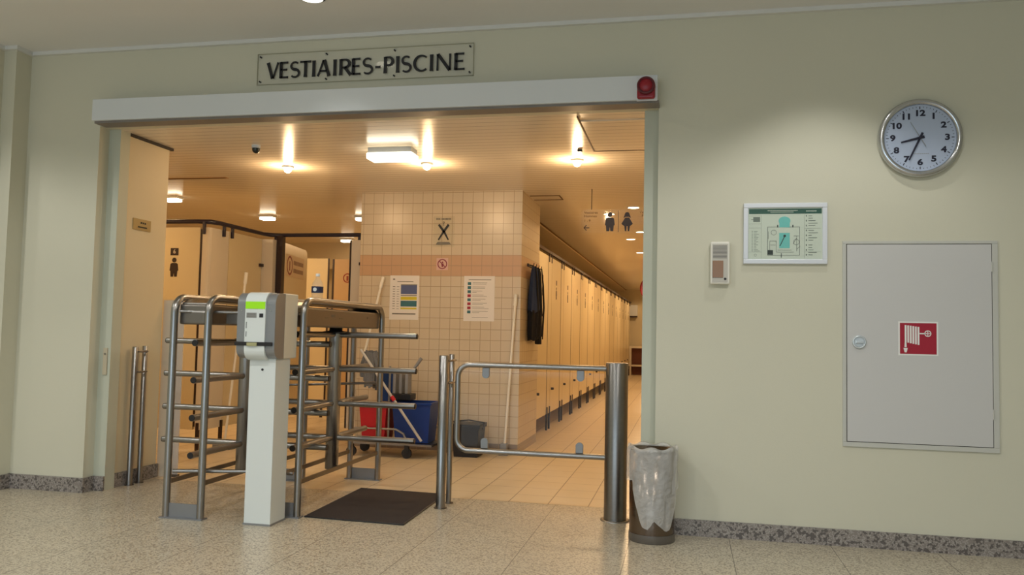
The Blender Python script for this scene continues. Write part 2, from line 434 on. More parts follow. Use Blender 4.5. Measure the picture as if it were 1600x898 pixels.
bb = MB().box((-5.03, YW-0.018, 0), (OL+0.002, YW, 0.108)).box((-5.14, 5.252, 0), (-5.012, 5.27, 0.108)).box((-5.03, 5.252, 0), (-5.012, YW, 0.108)).box((-7.5, 5.132, 0), (-5.122, 5.15, 0.108)).box((-5.14, 5.14, 0), (-5.122, 5.27, 0.108))
bb.box((OL, YW-0.018, 0), (OL+0.016, YW+0.11, 0.108)).box((OL, YW+0.094, 0), (-4.29, YW+0.11, 0.108)).box((-4.31, YW+0.11, 0), (-4.292, 6.18, 0.108))
struct('baseboard_left', bb, GRAN, 'grey speckled granite skirting left of the opening', 'skirting')

# ------------------------------------------------------------------ the setting: changing area
struct('wall_tiled', MB().box((-3.50, 8.45, 0), (-1.70, 8.60, ZO)), WTILE, 'beige square tiled wall with an orange tile band', 'tiled wall')
struct('wall_tiled_side', MB().box((-1.79, 8.60, 0), (-1.70, 9.52, ZO)), WTILE2, 'narrow tiled return wall carrying the dark coats', 'tiled wall')
struct('wall_corridor', MB().box((-0.14, YW+0.24, 0), (-0.04, 27.4, ZO)), PAINT_IN, 'cream wall along the right of the corridor', 'wall')
struct('wall_end', MB().box((-3.4, 27.3, 0), (-0.04, 27.4, ZO)), PAINT_IN, 'cream wall closing the far corridor end', 'wall')
struct('wall_behind_cubicles', MB().box((-3.3, 9.6, 0), (-3.2, 27.3, ZO)).box((-3.5, 8.6, 0), (-3.4, 13.6, ZO)), PAINT_IN, 'cream wall behind the row of cubicles', 'wall')
struct('wall_far_left', MB().box((-9, 13.6, 0), (-3.4, 13.7, ZO)).box((-9, 6.0, 0), (-8.9, 13.7, ZO)).box((-9, 6.0, 0), (-4.4, 6.1, ZO)), PAINT_IN, 'cream walls of the left changing area', 'wall')
struct('trim_5', MB().box((-1.97, 9.52, ZO-0.012), (-1.94, 27.3, ZO)), mat('brown_shadow_trim', (120, 90, 60), 0.7), 'dark joint running along the corridor ceiling', 'trim')
struct('ceiling.002', MB().box((-3.2, 9.52, ZO-0.03), (-1.96, 27.3, ZO-0.001)), mat('matte_tan_cover', (226, 206, 174), 0.8), 'matte sheet added under the ceiling over the corridor cubicles', 'ceiling')  # matte cover added so the glossy planks stop reflecting above the cubicles
struct('trim_6', MB().box((-4.32, 6.20, 0), (-4.225, 6.30, 1.47)), HPL_W, 'narrow pale pier at the end of the passage wall', 'pier')

# ------------------------------------------------------------------ header box above the opening
t = thing('shutter_housing', (-2.27, YW, 2.83), 'long white metal housing mounted across the top of the opening', 'shutter housing')
MB().box((-4.345, 5.27, 2.765), (-0.195, YW, 2.925), 0.004).build('housing', WHITE_P, t)
MB().box((-4.335, 5.29, 2.748), (-0.185, YW, 2.765)).build('underside_track', mat('track_grey', (128, 122, 116), 0.5), t)

# ------------------------------------------------------------------ entrance sign with its flared capitals
def glyph(mb, ch, x, wd, h, z, y):
    """strokes in units of the cap height; x..x+wd is the letter's width"""
    T = 0.004
    TH, TN = 0.190*h, 0.112*h
    def st(x0, z0, x1, z1, w1, flare=1.22):
        a = Vector((x0, z0)); b = Vector((x1, z1)); d = (b-a).normalized(); n = Vector((-d.y, d.x))
        L = []; R = []
        for k in range(7):
            u = k/6; f = 1+(flare-1)*(abs(2*u-1)**4)
            c = a+(b-a)*u; L.append(c+n*w1/2*f); R.append(c-n*w1/2*f)
        mb.flat([(p.x, p.y) for p in R+L[::-1]], y, T)
    def cv(pts, ws):
        for i in range(len(pts)-1):
            a = Vector(pts[i]); b = Vector(pts[i+1])
            da = (Vector(pts[min(i+1, len(pts)-1)])-Vector(pts[max(i-1, 0)])).normalized()
            db = (Vector(pts[min(i+2, len(pts)-1)])-a).normalized()
            na = Vector((-da.y, da.x))*ws[i]/2; nb = Vector((-db.y, db.x))*ws[i+1]/2
            mb.flat([tuple(a-na), tuple(b-nb), tuple(b+nb), tuple(a+na)], y, T)
    X = lambda u: x+u*wd
    Z = lambda v: z+v*h
    if ch == 'I': st(X(.5), Z(0), X(.5), Z(1), TH)
    elif ch == 'V': st(X(.1), Z(1), X(.48), Z(0), TH); st(X(.92), Z(1), X(.52), Z(0), TN)
    elif ch == 'A': st(X(.06), Z(0), X(.48), Z(1), TN); st(X(.52), Z(1), X(.92), Z(0), TH); st(X(.22), Z(.33), X(.78), Z(.33), TN, 1)
    elif ch == 'N': st(X(.08), Z(0), X(.08), Z(1), TN); st(X(.10), Z(1), X(.90), Z(0), TH, 1.0); st(X(.92), Z(0), X(.92), Z(1), TN)
    elif ch == 'E':
        st(X(.14), Z(0), X(.14), Z(1), TH); st(X(.1), Z(.96), X(.95), Z(.96), TN); st(X(.1), Z(.52), X(.85), Z(.52), TN); st(X(.1), Z(.04), X(1), Z(.04), TN)
    elif ch == 'T': st(X(.5), Z(0), X(.5), Z(1), TH); st(X(0), Z(.96), X(1), Z(.96), TN)
    elif ch == '-': st(X(0), Z(.40), X(1), Z(.40), TN*1.1)
    elif ch in 'PR':
        st(X(.12), Z(0), X(.12), Z(1), TH)
        pts = [(X(.1), Z(.96)), (X(.45), Z(.96))]+[(X(.45)+.38*wd*math.cos(a), Z(.72)+.24*h*math.sin(a)) for a in [PI/2-PI*k/10 for k in range(1, 10)]]+[(X(.45), Z(.48)), (X(.2), Z(.48))]
        ws = [TN, TN]+[TN+(TH-TN)*math.sin(PI*k/10) for k in range(1, 10)]+[TN, TN]
        cv(pts, ws)
        if ch == 'R': st(X(.45), Z(.48), X(.95), Z(0), TH)
    elif ch == 'S':
        pts = []; ws = []
        for k in range(25):
            u = k/24
            if u < .5: a = math.radians(40+(270-40)*u*2); p = (X(.5)+.38*wd*math.cos(a), Z(.735)+.225*h*math.sin(a))
            else: a = math.radians(90-(90+140)*(u-.5)*2); p = (X(.5)+.42*wd*math.cos(a), Z(.27)+.24*h*math.sin(a))
            pts.append(p); ws.append(TN+(TH-TN)*max(0, 1-abs(u-.5)*3.2)*1.0)
        cv(pts, ws)
    elif ch == 'C':
        pts = []; ws = []
        for k in range(21):
            a = math.radians(48+(312-48)*k/20); pts.append((X(.55)+.5*wd*math.cos(a), Z(.5)+.46*h*math.sin(a))); ws.append(TN+(TH-TN)*max(0, -math.cos(a)))
        cv(pts, ws)
t = thing('entrance_sign', (-2.27, YW, 3.13), 'clear plate lettered VESTIAIRES-PISCINE in black above the opening', 'sign')
MB().box((-3.085, YW-0.014, 3.022), (-1.455, YW-0.009, 3.248)).build('plate', PLATE, t)
mb = MB()
for a_, b_, c_, d_ in ((-3.087, 3.020, -1.453, 3.0235), (-3.087, 3.2465, -1.453, 3.250), (-3.087, 3.020, -3.0835, 3.250), (-1.4565, 3.020, -1.453, 3.250)): mb.box((a_, YW-0.015, b_), (c_, YW-0.006, d_))
mb.build('plate_edge', mat('plate_edge_olive', (172, 170, 146), 0.4), t)
mb = MB(); UN = 1.492/1225
for ch, a, b in (('V', 160, 240), ('E', 245, 300), ('S', 310, 374), ('T', 375, 445), ('I', 450, 476), ('A', 485, 567), ('I', 583, 609), ('R', 625, 700), ('E', 704, 757), ('S', 768, 834), ('-', 848, 880), ('P', 902, 965), ('I', 972, 998), ('S', 1006, 1068), ('C', 1083, 1168), ('I', 1176, 1202), ('N', 1218, 1306), ('E', 1325, 1385)):
    glyph(mb, ch, -3.008+(a-160)*UN, (b-a)*UN, 0.117, 3.063, YW-0.0145)
lt = mb.build('lettering', INK, t)
for sx_ in (-3.062, -2.545, -2.03, -1.48):
    for sz_ in (3.044, 3.226):
        MB().cyl((sx_, YW, sz_), (sx_, YW-0.02, sz_), 0.006, 10).build('screw', INK, t)

# ------------------------------------------------------------------ red alarm sounder on a white square plate
t = thing('alarm_sounder', (-0.262, 5.27, 2.83), 'round red alarm sounder at the right end of the white housing', 'alarm')
MB().box((-0.325, 5.262, 2.755), (-0.195, 5.27, 2.915), 0.002).build('back_plate', WHITE_P, t)
MB().box((-0.322, 5.225, 2.762), (-0.208, 5.262, 2.86), 0.014).lathe((-0.265, 5.262, 2.842), [(0.058, 0), (0.058, 0.035), (0.052, 0.042)], 36, 'y').build('body', RED_D, t)
o = MB().lathe((-0.265, 5.222, 2.842), [(0.058, 0), (0.057, 0.012), (0.048, 0.020), (0.045, 0.012)], 36, 'y').build('rim', RED_DD, t)
MB().lathe((-0.265, 5.215, 2.842), [(0.044, 0), (0.040, 0.007), (0.022, 0.012), (0.004, 0.014)], 36, 'y').build('lens', RED_D, t)

# ------------------------------------------------------------------ wall clock
cx, cz = 1.388, 2.497
t = thing('wall_clock', (cx, YW, cz), 'round silver wall clock with pale dial showing about 8:34', 'clock')
R_ = 0.243
MB().lathe((cx, YW, cz), [(0.225, 0), (0.240, 0.012), (R_, 0.030), (0.238, 0.048), (0.222, 0.056), (0.208, 0.050), (0.204, 0.030)], 64, 'y', False, False).build('rim', mat('clock_rim_silver', (196, 198, 200), 0.22, 0.9), t)
MB().disc(cx, cz, 0.206, YW-0.030, 0.004, 64).build('dial', DIAL, t)
yd = YW-0.034
mb = MB()
for k in range(60):
    a = PI/2-2*PI*k/60; L = 0.016 if k % 5 == 0 else 0.008; wd = 0.005 if k % 5 == 0 else 0.0025
    mb.line(cx+0.194*math.cos(a), cz+0.194*math.sin(a), cx+(0.194-L)*math.cos(a), cz+(0.194-L)*math.sin(a), wd, yd, 0.001)
mb.build('minute_marks', INKB, t)
for k in range(1, 13):
    a = PI/2-2*PI*k/12
    MB().text(str(k), cx+0.155*math.cos(a), cz+0.152*math.sin(a), 0.050, yd, bold=0.0022, sx=1.24).build('numeral', INKB, t)
def hand(name, ang, L, tail, w0, w1, y, m):
    a = PI/2-math.radians(ang); c, s_ = math.cos(a), math.sin(a)
    return MB().line(cx-tail*c, cz-tail*s_, cx+L*c, cz+L*s_, w0, y, 0.002, w1).build(name, m, t)
hand('hour_hand', 256, 0.112, 0.026, 0.017, 0.010, yd-0.003, INKB)
hand('minute_hand', 205, 0.152, 0.034, 0.014, 0.009, yd-0.006, INKB)
hand('second_hand', 330, 0.112, 0.062, 0.0035, 0.002, yd-0.009, GREYP)
MB().disc(cx, cz, 0.010, yd-0.011, 0.003, 20).build('hub', INKB, t)
mb = MB()
for k in range(9): mb.rect(cx-0.042+k*0.0105, cz-0.100, cx-0.035+k*0.0105, cz-0.096, yd, 0.0005)
mb.build('faint_print', GREYP, t)
MB().lathe((cx, YW-0.047, cz), [(0.2075, 0), (0.2075, 0.0015)], 64, 'y', True).build('glass', GLASS, t)

# ------------------------------------------------------------------ framed evacuation plan
px0, px1, pz0, pz1 = 0.350, 0.856, 1.722, 2.108
t = thing('evacuation_plan', (0.603, YW, 1.915), 'silver framed floor plan with green header beside the clock', 'framed plan')
fw_ = 0.030
mb = MB()
for k, (a, b, c, d) in enumerate(((px0, pz1-fw_, px1, pz1), (px0, pz0, px1, pz0+fw_), (px0, pz0+fw_, px0+fw_, pz1-fw_), (px1-fw_, pz0+fw_, px1, pz1-fw_))):
    mb.box((a, YW-0.022, b), (c, YW, d), 0.004)
mb.build('frame', ALU, t)
ps = YW-0.010
MB().rect(px0+0.024, pz0+0.024, px1-0.024, pz1-0.024, ps, 0.003).build('sheet', PLANP, t)
y1 = ps-0.003
U = lambda u: px0+0.034+u*(px1-px0-0.068)
V = lambda v: pz0+0.030+v*(pz1-pz0-0.066)
MB().rect(U(0), V(.90), U(1), V(1), y1, 0.001).build('header_band', PLANG, t)
mb = MB()
for k in range(26): mb.rect(U(.26+k*.016), V(.955), U(.27+k*.016), V(.972), y1-0.001, 0.0006)
for k in range(20): mb.rect(U(.30+k*.016), V(.925), U(.31+k*.016), V(.94), y1-0.001, 0.0006)
for k in range(9): mb.rect(U(.79+k*.016), V(.94), U(.80+k*.016), V(.962), y1-0.001, 0.0006)
mb.build('header_print', PLANP, t)
mb = MB()
poly = [(U(.42), V(.22)), (U(.565), V(.22)), (U(.565), V(.52)), (U(.42), V(.52))]
mb.flat(poly, y1, 0.001)
mb.flat([(U(.4925)+.082*(U(1)-U(0))*math.cos(a), V(.76)+.085*(V(1)-V(0))*math.sin(a)) for a in [2*PI*k/24 for k in range(24)]], y1, 0.0014)
mb.rect(U(.42), V(.63), U(.565), V(.78), y1, 0.001)
mb.build('pool_outline', AQUA, t)
mb = MB(); LN = lambda a, b, c, d, wd=0.0016: mb.line(U(a), V(b), U(c), V(d), wd, y1-0.001, 0.0006)
for a, b, c, d in ((.26, .64, .42, .64), (.26, .64, .26, .08), (.26, .08, .70, .08), (.70, .08, .70, .64), (.565, .64, .70, .64), (.27, .40, .27, .55), (.29, .36, .38, .36), (.29, .14, .29, .36), (.38, .14, .38, .36), (.30, .28, .37, .28), (.40, .18, .59, .18), (.38, .14, .62, .14), (.61, .30, .66, .42), (.66, .16, .66, .46), (.62, .46, .69, .46), (.66, .20, .71, .26)): LN(a, b, c, d)
mb.ring(U(.345), V(.53), 0.017, 0.0015, y1-0.001, 0.0006, 16)
mb.ring(U(.655), V(.34), 0.018, 0.0015, y1-0.001, 0.0006, 16)
mb.rect(U(.26), V(.09), U(.335), V(.18), y1-0.001, 0.0006)
mb.disc(U(.495), V(.46), 0.008, y1-0.001, 0.0008, 16); LN(.49, .44, .43, .26, 0.005); LN(.45, .12, .45, .03, 0.004)
mb.rect(U(.39), V(.63), U(.405), V(.68), y1-0.001, 0.0006); mb.rect(U(.60), V(.63), U(.615), V(.68), y1-0.001, 0.0006)
mb.build('plan_lines', mat('plan_ink', (52, 62, 58), 0.6), t)
mb = MB()
for k in range(14): mb.rect(U(.04), V(.55-k*.03), U(.055), V(.56-k*.03), y1, 0.0006).rect(U(.07), V(.55-k*.03), U(.10+.06*random.random()), V(.558-k*.03), y1, 0.0006)
mb.rect(U(.06), V(.74), U(.155), V(.84), y1, 0.0006); mb.line(U(.03), V(.79), U(.06), V(.79), 0.004, y1, 0.0006)
mb.ring(U(.09), V(.08), 0.008, 0.0015, y1, 0.0006, 12)
for zz in (.86, .70, .62, .14): mb.rect(U(0), V(zz), U(.17), V(zz)+0.001, y1, 0.0006)
for k in range(17):
    if k in (5, 11): continue
    mb.rect(U(.82), V(.85-k*.048), U(.86+.09*random.random()), V(.862-k*.048), y1, 0.0006)
    if k % 2 == 0: mb.rect(U(.785), V(.84-k*.048), U(.80), V(.872-k*.048), y1, 0.0006)
for zz in (.61, .145): mb.rect(U(.77), V(zz), U(.99), V(zz)+0.001, y1, 0.0006)
mb.rect(U(.765), V(.02), U(.768), V(.88), y1, 0.0006); mb.rect(U(.17), V(.02), U(.172), V(.88), y1, 0.0006)
mb.build('legend_print', mat('legend_ink', (110, 122, 112), 0.6), t)
MB().rect(px0+0.026, pz0+0.026, px1-0.026, pz1-0.026, YW-0.016, 0.001).build('cover_glass', GLASS, t)

# ------------------------------------------------------------------ intercom
ix0, ix1, iz0, iz1 = 0.146, 0.266, 1.590, 1.862
t = thing('intercom', (0.206, YW, 1.726), 'white wall intercom with speaker slots and brown display, left of the framed plan', 'intercom')
MB().box((ix0, YW-0.042, iz0), (ix1, YW, iz1), 0.010).build('housing', mat('intercom_white', (236, 233, 222), 0.4), t)
mb = MB()
mb.box((ix0+0.012, YW-0.0445, iz0+0.012), (ix1-0.012, YW-0.041, iz1-0.014), 0.001)
mb.build('inner_plate', mat('intercom_grey', (196, 192, 182), 0.45), t)
mb = MB()
for k in range(10): mb.rect(ix0+0.016, iz1-0.030-k*0.0085, ix1-0.018, iz1-0.0262-k*0.0085, YW-0.0444, 0.0012)
mb.build('speaker_slots', mat('slot_grey', (118, 114, 110), 0.6), t)
MB().box((ix0+0.014, YW-0.048, iz0+0.042), (ix0+0.080, YW-0.044, iz0+0.150), 0.001).build('display', BROWN, t)
mb = MB()
for k in range(6): mb.rect(ix0+0.018+k*0.0105, iz0+0.040, ix0+0.023+k*0.0105, iz0+0.047, YW-0.0445, 0.001)
mb.build('display_print', INKG, t)
MB().lathe((ix1-0.028, YW-0.044, iz0+0.034), [(0.008, 0), (0.007, 0.004)], 16, 'y').build('call_button', INK, t)

# ------------------------------------------------------------------ fire hose cabinet
t = thing('hose_cabinet', (1.383, YW, 1.235), 'large flush grey wall cabinet with red fire hose sign', 'hose cabinet')
a0, a1, b0, b1 = 0.945, 1.822, 0.603, 1.866
d0, d1, e0, e1 = 0.971, 1.786, 0.636, 1.845
mb = MB().box((a0, YW-0.010, e1+0.004), (a1, YW, b1)).box((a0, YW-0.010, b0), (a1, YW, e0-0.004)).box((a0, YW-0.010, e0-0.004), (d0-0.004, YW, e1+0.004)).box((d1+0.004, YW-0.010, e0-0.004), (a1, YW, e1+0.004))
mb.build('frame', GREYF, t, 0.002)
MB().box((d0-0.004, YW-0.003, e0-0.004), (d1+0.004, YW, e1+0.004)).build('gap', GAP, t)
MB().box((d0, YW-0.012, e0), (d1, YW-0.003, e1)).build('door', GREYC, t, 0.0015)
ys = YW-0.012
s0, s1, q0, q1 = 1.264, 1.488, 1.168, 1.374
MB().rect(s0, q0, s1, q1, ys, 0.0012).build('sign_border', WHITE_S, t)
MB().rect(s0+0.009, q0+0.009, s1-0.009, q1-0.009, ys-0.0012, 0.0008).build('sign_field', RED, t)
mb = MB(); yy = ys-0.002
for k in range(6):
    xx = s0+0.036+k*0.0145
    mb.rect(xx, q0+0.080-0.003*k, xx+0.010, q1-0.022-0.002*k, yy, 0.0008)
mb.flat([(s0+0.036, q0+0.080), (s0+0.045, q0+0.080), (s0+0.047, q0+0.05), (s0+0.034, q0+0.05)], yy, 0.0008)
mb.flat([(s0+0.028, q0+0.045), (s0+0.053, q0+0.045), (s0+0.046, q0+0.018), (s0+0.035, q0+0.018)], yy, 0.0008)
mb.rect(s0+0.120, q1-0.076, s0+0.150, q1-0.069, yy, 0.0008)
mb.ring(s0+0.166, q1-0.072, 0.0195, 0.005, yy, 0.0008, 24)
mb.rect(s0+0.150, q1-0.0742, s0+0.182, q1-0.0698, yy, 0.0008).rect(s0+0.1638, q1-0.088, s0+0.1682, q1-0.056, yy, 0.0008)
mb.build('hose_pictogram', WHITE_S, t)
lk = MB().lathe((1.040, ys, 1.242), [(0.040, 0), (0.041, 0.008), (0.033, 0.013), (0.030, 0.009)], 32, 'y', False, False).build('lock_ring', mat('bright_lock_silver', (214, 222, 226), 0.25, 0.4), t)
MB().lathe((1.040, ys-0.005, 1.242), [(0.029, 0), (0.029, 0.004)], 32, 'y').box((1.018, ys-0.020, 1.235), (1.062, ys-0.009, 1.249), 0.003).build('lock_handle', MATS['bright_lock_silver'], lk)
for zz in (0.80, 1.68): MB().cyl((d1+0.002, YW-0.013, zz), (d1+0.002, YW-0.013, zz+0.06), 0.004, 8).build('hinge', GREYF, t)

# ------------------------------------------------------------------ small plate and key switch on the passage wall
def on_left(mb, X):      # turn a thing built on the y = 0 plane facing -y into one on the x = X plane facing +x
    return mb.xform(lambda v: Vector((X-v.y, v.x, v.z)))
t = thing('door_plate', (-4.31, 5.84, 2.06), 'small brass plate with a black line on the passage side wall', 'plate')
on_left(MB().rect(5.74, 2.015, 5.96, 2.105, 0, 0.006), -4.31).build('plate', BRASS, t)
on_left(MB().rect(5.80, 2.035, 5.91, 2.046, -0.006, 0.002).rect(5.83, 2.068, 5.845, 2.082, -0.006, 0.002).rect(5.855, 2.068, 5.87, 2.082, -0.006, 0.002).rect(5.88, 2.068, 5.895, 2.082, -0.006, 0.002), -4.31).build('print', INK, t)
t = thing('key_switch', (-4.31, YW+0.11, 0.965), 'slim beige switch plate on the left guide jamb', 'switch')
MB().box((-4.347, YW+0.100, 0.87), (-4.312, YW+0.11, 1.075), 0.002).build('plate', mat('switch_beige', (196, 184, 158), 0.4), t)
MB().cyl((-4.329, YW+0.100, 1.03), (-4.329, YW+0.096, 1.03), 0.008, 12).build('key_hole', STEEL, t)

# ------------------------------------------------------------------ ticket reader
t = thing('ticket_reader', (-2.655, 4.955, 0), 'white pedestal ticket reader with green display in front of the turnstiles', 'ticket reader')
MB().box((-2.748, 4.86, 0.0), (-2.565, 5.06, 1.06), 0.004).build('pedestal', KWHITE, t)
MB().box((-2.752, 4.856, 0.0), (-2.561, 5.064, 0.012)).build('foot_plate', KGREY, t)
MB().cyl((-2.655, 4.862, 0.985), (-2.655, 4.857, 0.985), 0.008, 14).build('pedestal_lock', INK, t)
def head_prof(y0, y1, z0, z1, rad, n=8):     # y/z outline with rounded front top and bottom
    p = [(y1, z0)]
    p += [(y0+rad-rad*math.sin(a), z0+rad-rad*math.cos(a)) for a in [PI/2*k/n for k in range(n+1)]]
    p += [(y0+rad-rad*math.cos(a), z1-rad+rad*math.sin(a)) for a in [PI/2*k/n for k in range(n+1)]]
    p += [(y1, z1)]
    return p
def side_prism(mb, prof, x0, x1):
    n = len(prof); vs = [(x0, y, z) for y, z in prof]+[(x1, y, z) for y, z in prof]
    return mb.add(vs, [tuple(range(n)), tuple(reversed(range(n, 2*n)))]+[((i+1) % n, i, i+n, (i+1) % n+n) for i in range(n)])
MB().box((-2.80, 4.93, 1.055), (-2.548, 5.11, 1.478), 0.006).build('rear_case', mat('kiosk_cream_case', (224, 219, 204), 0.4), t)
side_prism(MB(), head_prof(4.80, 4.93, 1.055, 1.475, 0.07), -2.812, -2.752).build('side_cheek', KGREY, t)
side_prism(MB(), head_prof(4.80, 4.93, 1.055, 1.475, 0.07), -2.612, -2.548).build('side_cheek', KGREY, t)
side_prism(MB(), head_prof(4.790, 4.93, 1.045, 1.480, 0.07), -2.752, -2.612).build('front_cover', KWHITE, t)
MB().box((-2.750, 4.7865, 1.372), (-2.614, 4.80, 1.418), 0.001).build('display', GREEN, t)
MB().rect(-2.742, 1.315, -2.672, 1.347, 4.7898, 0.0015).build('instruction_panel', GREYP, t)
mb = MB()
for k in range(4): mb.rect(-2.738, 1.319+k*0.007, -2.678, 1.322+k*0.007, 4.788, 0.0008)
mb.build('instruction_print', INKG, t)
MB().box((-2.652, 4.786, 1.318), (-2.626, 4.79, 1.343), 0.001).build('reader_window', INK, t)
MB().rect(-2.743, 1.248, -2.739, 1.288, 4.7898, 0.001).rect(-2.743, 1.195, -2.739, 1.228, 4.7898, 0.001).build('side_print', INK, t)
MB().box((-2.815, 4.782, 1.138), (-2.560, 4.80, 1.162), 0.003).build('slot_band', BLACK, t)
MB().box((-2.728, 4.776, 1.136), (-2.658, 4.784, 1.158), 0.002).build('card_slot', mat('slot_brass', (170, 166, 120), 0.4), t)
for xx, zz in ((-2.782, 1.36), (-2.58, 1.36)): MB().cyl((xx, 4.802, zz), (xx, 4.797, zz), 0.004, 10).build('screw', CHROME, t)

# ------------------------------------------------------------------ turnstiles
def arc_path(x, y0, y1, z0, z1, rad, n=7):
    """inverted U in the depth direction"""
    p = [(x, y0, z0), (x, y0, z1-rad)]
    p += [(x, y0+rad-rad*math.cos(a), z1-rad+rad*math.sin(a)) for a in [PI/2*k/n for k in range(1, n+1)]]
    p += [(x, y1-rad+rad*math.sin(a), z1-rad+rad*math.cos(a)) for a in [PI/2*k/n for k in range(0, n+1)]]
    p += [(x, y1, z0)]
    return p
def turnstile(x0, x1, y0, y1, yr, zl, L, label, dark_ends=True):
    """x0, x1: the two tube frames; y0..y1 depth; rotor axis at (xm, yr); zl: arm levels"""
    xm = (x0+x1)/2
    t = thing('turnstile', (xm, yr, 0), label, 'turnstile', 'stainless steel turnstiles')
    r = 0.024
    for x in (x0, x1):
        MB().tube(arc_path(x, y0, y1, 0, 1.445, 0.10), r, 14).build('tube_frame', STEEL, t)
        MB().box((x-0.006, y0, 0.215), (x+0.006, y1, 0.245)).build('side_rail', STEEL_D, t)
    MB().box((x0+0.012, y0+0.035, 1.265), (x1-0.012, y1-0.03, 1.40), 0.012).build('drive_housing', STEEL_D, t)
    mb = MB()
    pr = [(y0+0.03, 1.345), (y0+0.06, 1.41), (y0+0.12, 1.434), (y1-0.12, 1.434), (y1-0.04, 1.40), (y1-0.04, 1.39), (y1-0.12, 1.426), (y0+0.12, 1.426), (y0+0.07, 1.40), (y0+0.04, 1.345)]
    side_prism(mb, pr, x0+0.018, x1-0.018).build('cover_plate', STEEL, t)
    mb = MB()
    for k, yy in enumerate((y0+0.36, y0+0.47, y0+0.61, y1-0.30)): mb.box((x1-0.013, yy, 1.33+0.012*(k % 2)), (x1-0.010, yy+(0.06 if k < 3 else 0.012), 1.338+0.02*(k % 2)))
    mb.build('housing_print', INKG, t)
    for yy in (y0, y1):
        MB().box((x0-0.03, yy-0.035, 0), (x1+0.03, yy+0.035, 0.008)).box((x0+0.02, yy-0.004, 0.008), (x1-0.02, yy+0.004, 0.095)).build('base_plate', mat('base_plate_steel', (150, 152, 156), 0.45, 0.7), t)
    MB().lathe((xm, yr, zl[0]+0.012), [(0.095, 0), (0.095, 0.012), (0.05, 0.018), (0.05, 1.27-zl[0]-0.012)], 28).build('bearing', mat('bearing_dark', (60, 58, 58), 0.4, 0.8), t)
    col = MB()
    col.lathe((xm, yr, 0.19), [(0.046, 0), (0.05, 0.004), (0.05, zl[0]-0.18)], 28, 'z', True)
    rc = col.build('rotor_column', STEEL, t)
    for z in zl:
        for k in range(4):
            a = k*PI/2
            e = (xm+L*math.cos(a), yr+L*math.sin(a), z); s_ = (xm+0.04*math.cos(a), yr+0.04*math.sin(a), z)
            am = MB().cyl(s_, e, 0.0225, 14).build('rotor_arm', STEEL, t)
            e2 = (xm+(L+0.006)*math.cos(a), yr+(L+0.006)*math.sin(a), z)
            MB().cyl(e, e2, 0.021, 14).build('end_cap', BLACK, am)
    return t
T1 = turnstile(-2.77, -2.52, 5.14, 6.60, 5.95, (1.212, 0.950, 0.688, 0.428), 0.655, 'stainless turnstile whose arms reach over the dark floor mat')
T2 = turnstile(-3.33, -3.08, 4.90, 6.36, 5.62, (1.142, 0.895, 0.645, 0.398), 0.665, 'stainless turnstile nearest the left wall, behind the ticket reader')
t = thing('linking_frame', (-2.92, 5.1, 0), 'thin steel rails and panel joining the two turnstiles behind the ticket reader', 'linking frame')
MB().tube([(-3.30, 4.912, 0.300), (-2.77, 5.10, 0.295), (-2.55, 5.125, 0.29)], 0.013, 10).build('lower_rail', STEEL, t)
MB().tube([(-3.30, 4.912, 1.352), (-2.77, 5.12, 1.352), (-2.55, 5.125, 1.352)], 0.011, 10).build('upper_rail', STEEL, t)
MB().tube([(-3.30, 6.38, 0.78), (-2.77, 6.58, 0.80), (-2.55, 6.60, 0.81)], 0.011, 10).build('rear_rail', STEEL_D, t)
MB().box((-3.04, 5.05, 1.275), (-2.80, 5.065, 1.345)).build('linking_panel', STEEL_D, t)
t = thing('guard_panel', (-4.20, 6.26, 0), 'narrow milky panel between passage wall and turnstile arms', 'guard panel')
MB().box((-4.215, 6.215, 0.02), (-4.135, 6.225, 1.46)).build('pane', FROST, t)
MB().box((-4.22, 6.20, 0), (-4.13, 6.24, 0.02)).build('foot', STEEL_D, t)

# bottle standing on the housing of the right turnstile
bx, by, bz = -2.645, 5.60, 1.434
t = thing('water_bottle', (bx, by, bz), 'clear plastic water bottle with blue label on top of a turnstile', 'bottle')
MB().lathe((bx, by, bz), [(0.038, 0), (0.042, 0.006), (0.042, 0.05), (0.040, 0.06), (0.042, 0.07), (0.042, 0.13), (0.036, 0.155), (0.016, 0.19), (0.014, 0.205)], 24, 'z', True).build('bottle_body', WATER, t)
lb = MB().lathe((bx, by, bz+0.083), [(0.0432, 0), (0.0432, 0.045)], 24, 'z', False, False).build('label_band', mat('label_navy', (36, 44, 78), 0.5), t)
MB().lathe((bx, by-0.0435, bz+0.1055), [(0.014, -0.004), (0.014, 0.0008)], 16, 'y').build('label_patch', WHITE_S, t)
MB().lathe((bx, by, bz+0.203), [(0.0155, 0), (0.0155, 0.018), (0.014, 0.02)], 20).build('bottle_cap', WHITE_S, t)

# ------------------------------------------------------------------ floor mat
t = thing('floor_mat', (-2.15, 5.66, 0), 'dark charcoal floor mat in front of the right turnstile lane', 'mat')
mb = MB(); pts = [(-2.475, 5.165), (-1.775, 5.135), (-1.80, 6.17), (-2.50, 6.20)]
mb.add([(x, y, 0.001) for x, y in pts]+[(x, y, 0.009) for x, y in pts], [(3, 2, 1, 0), (4, 5, 6, 7), (0, 1, 5, 4), (1, 2, 6, 5), (2, 3, 7, 6), (3, 0, 4, 7)])
mb.build('pile', MATC, t, 0.003)
mb = MB()
for i in range(4):
    a = pts[i]; b = pts[(i+1) % 4]; mb.tube([(a[0], a[1], 0.005), (b[0], b[1], 0.005)], 0.0055, 8)
mb.build('edging', BLACK, t)

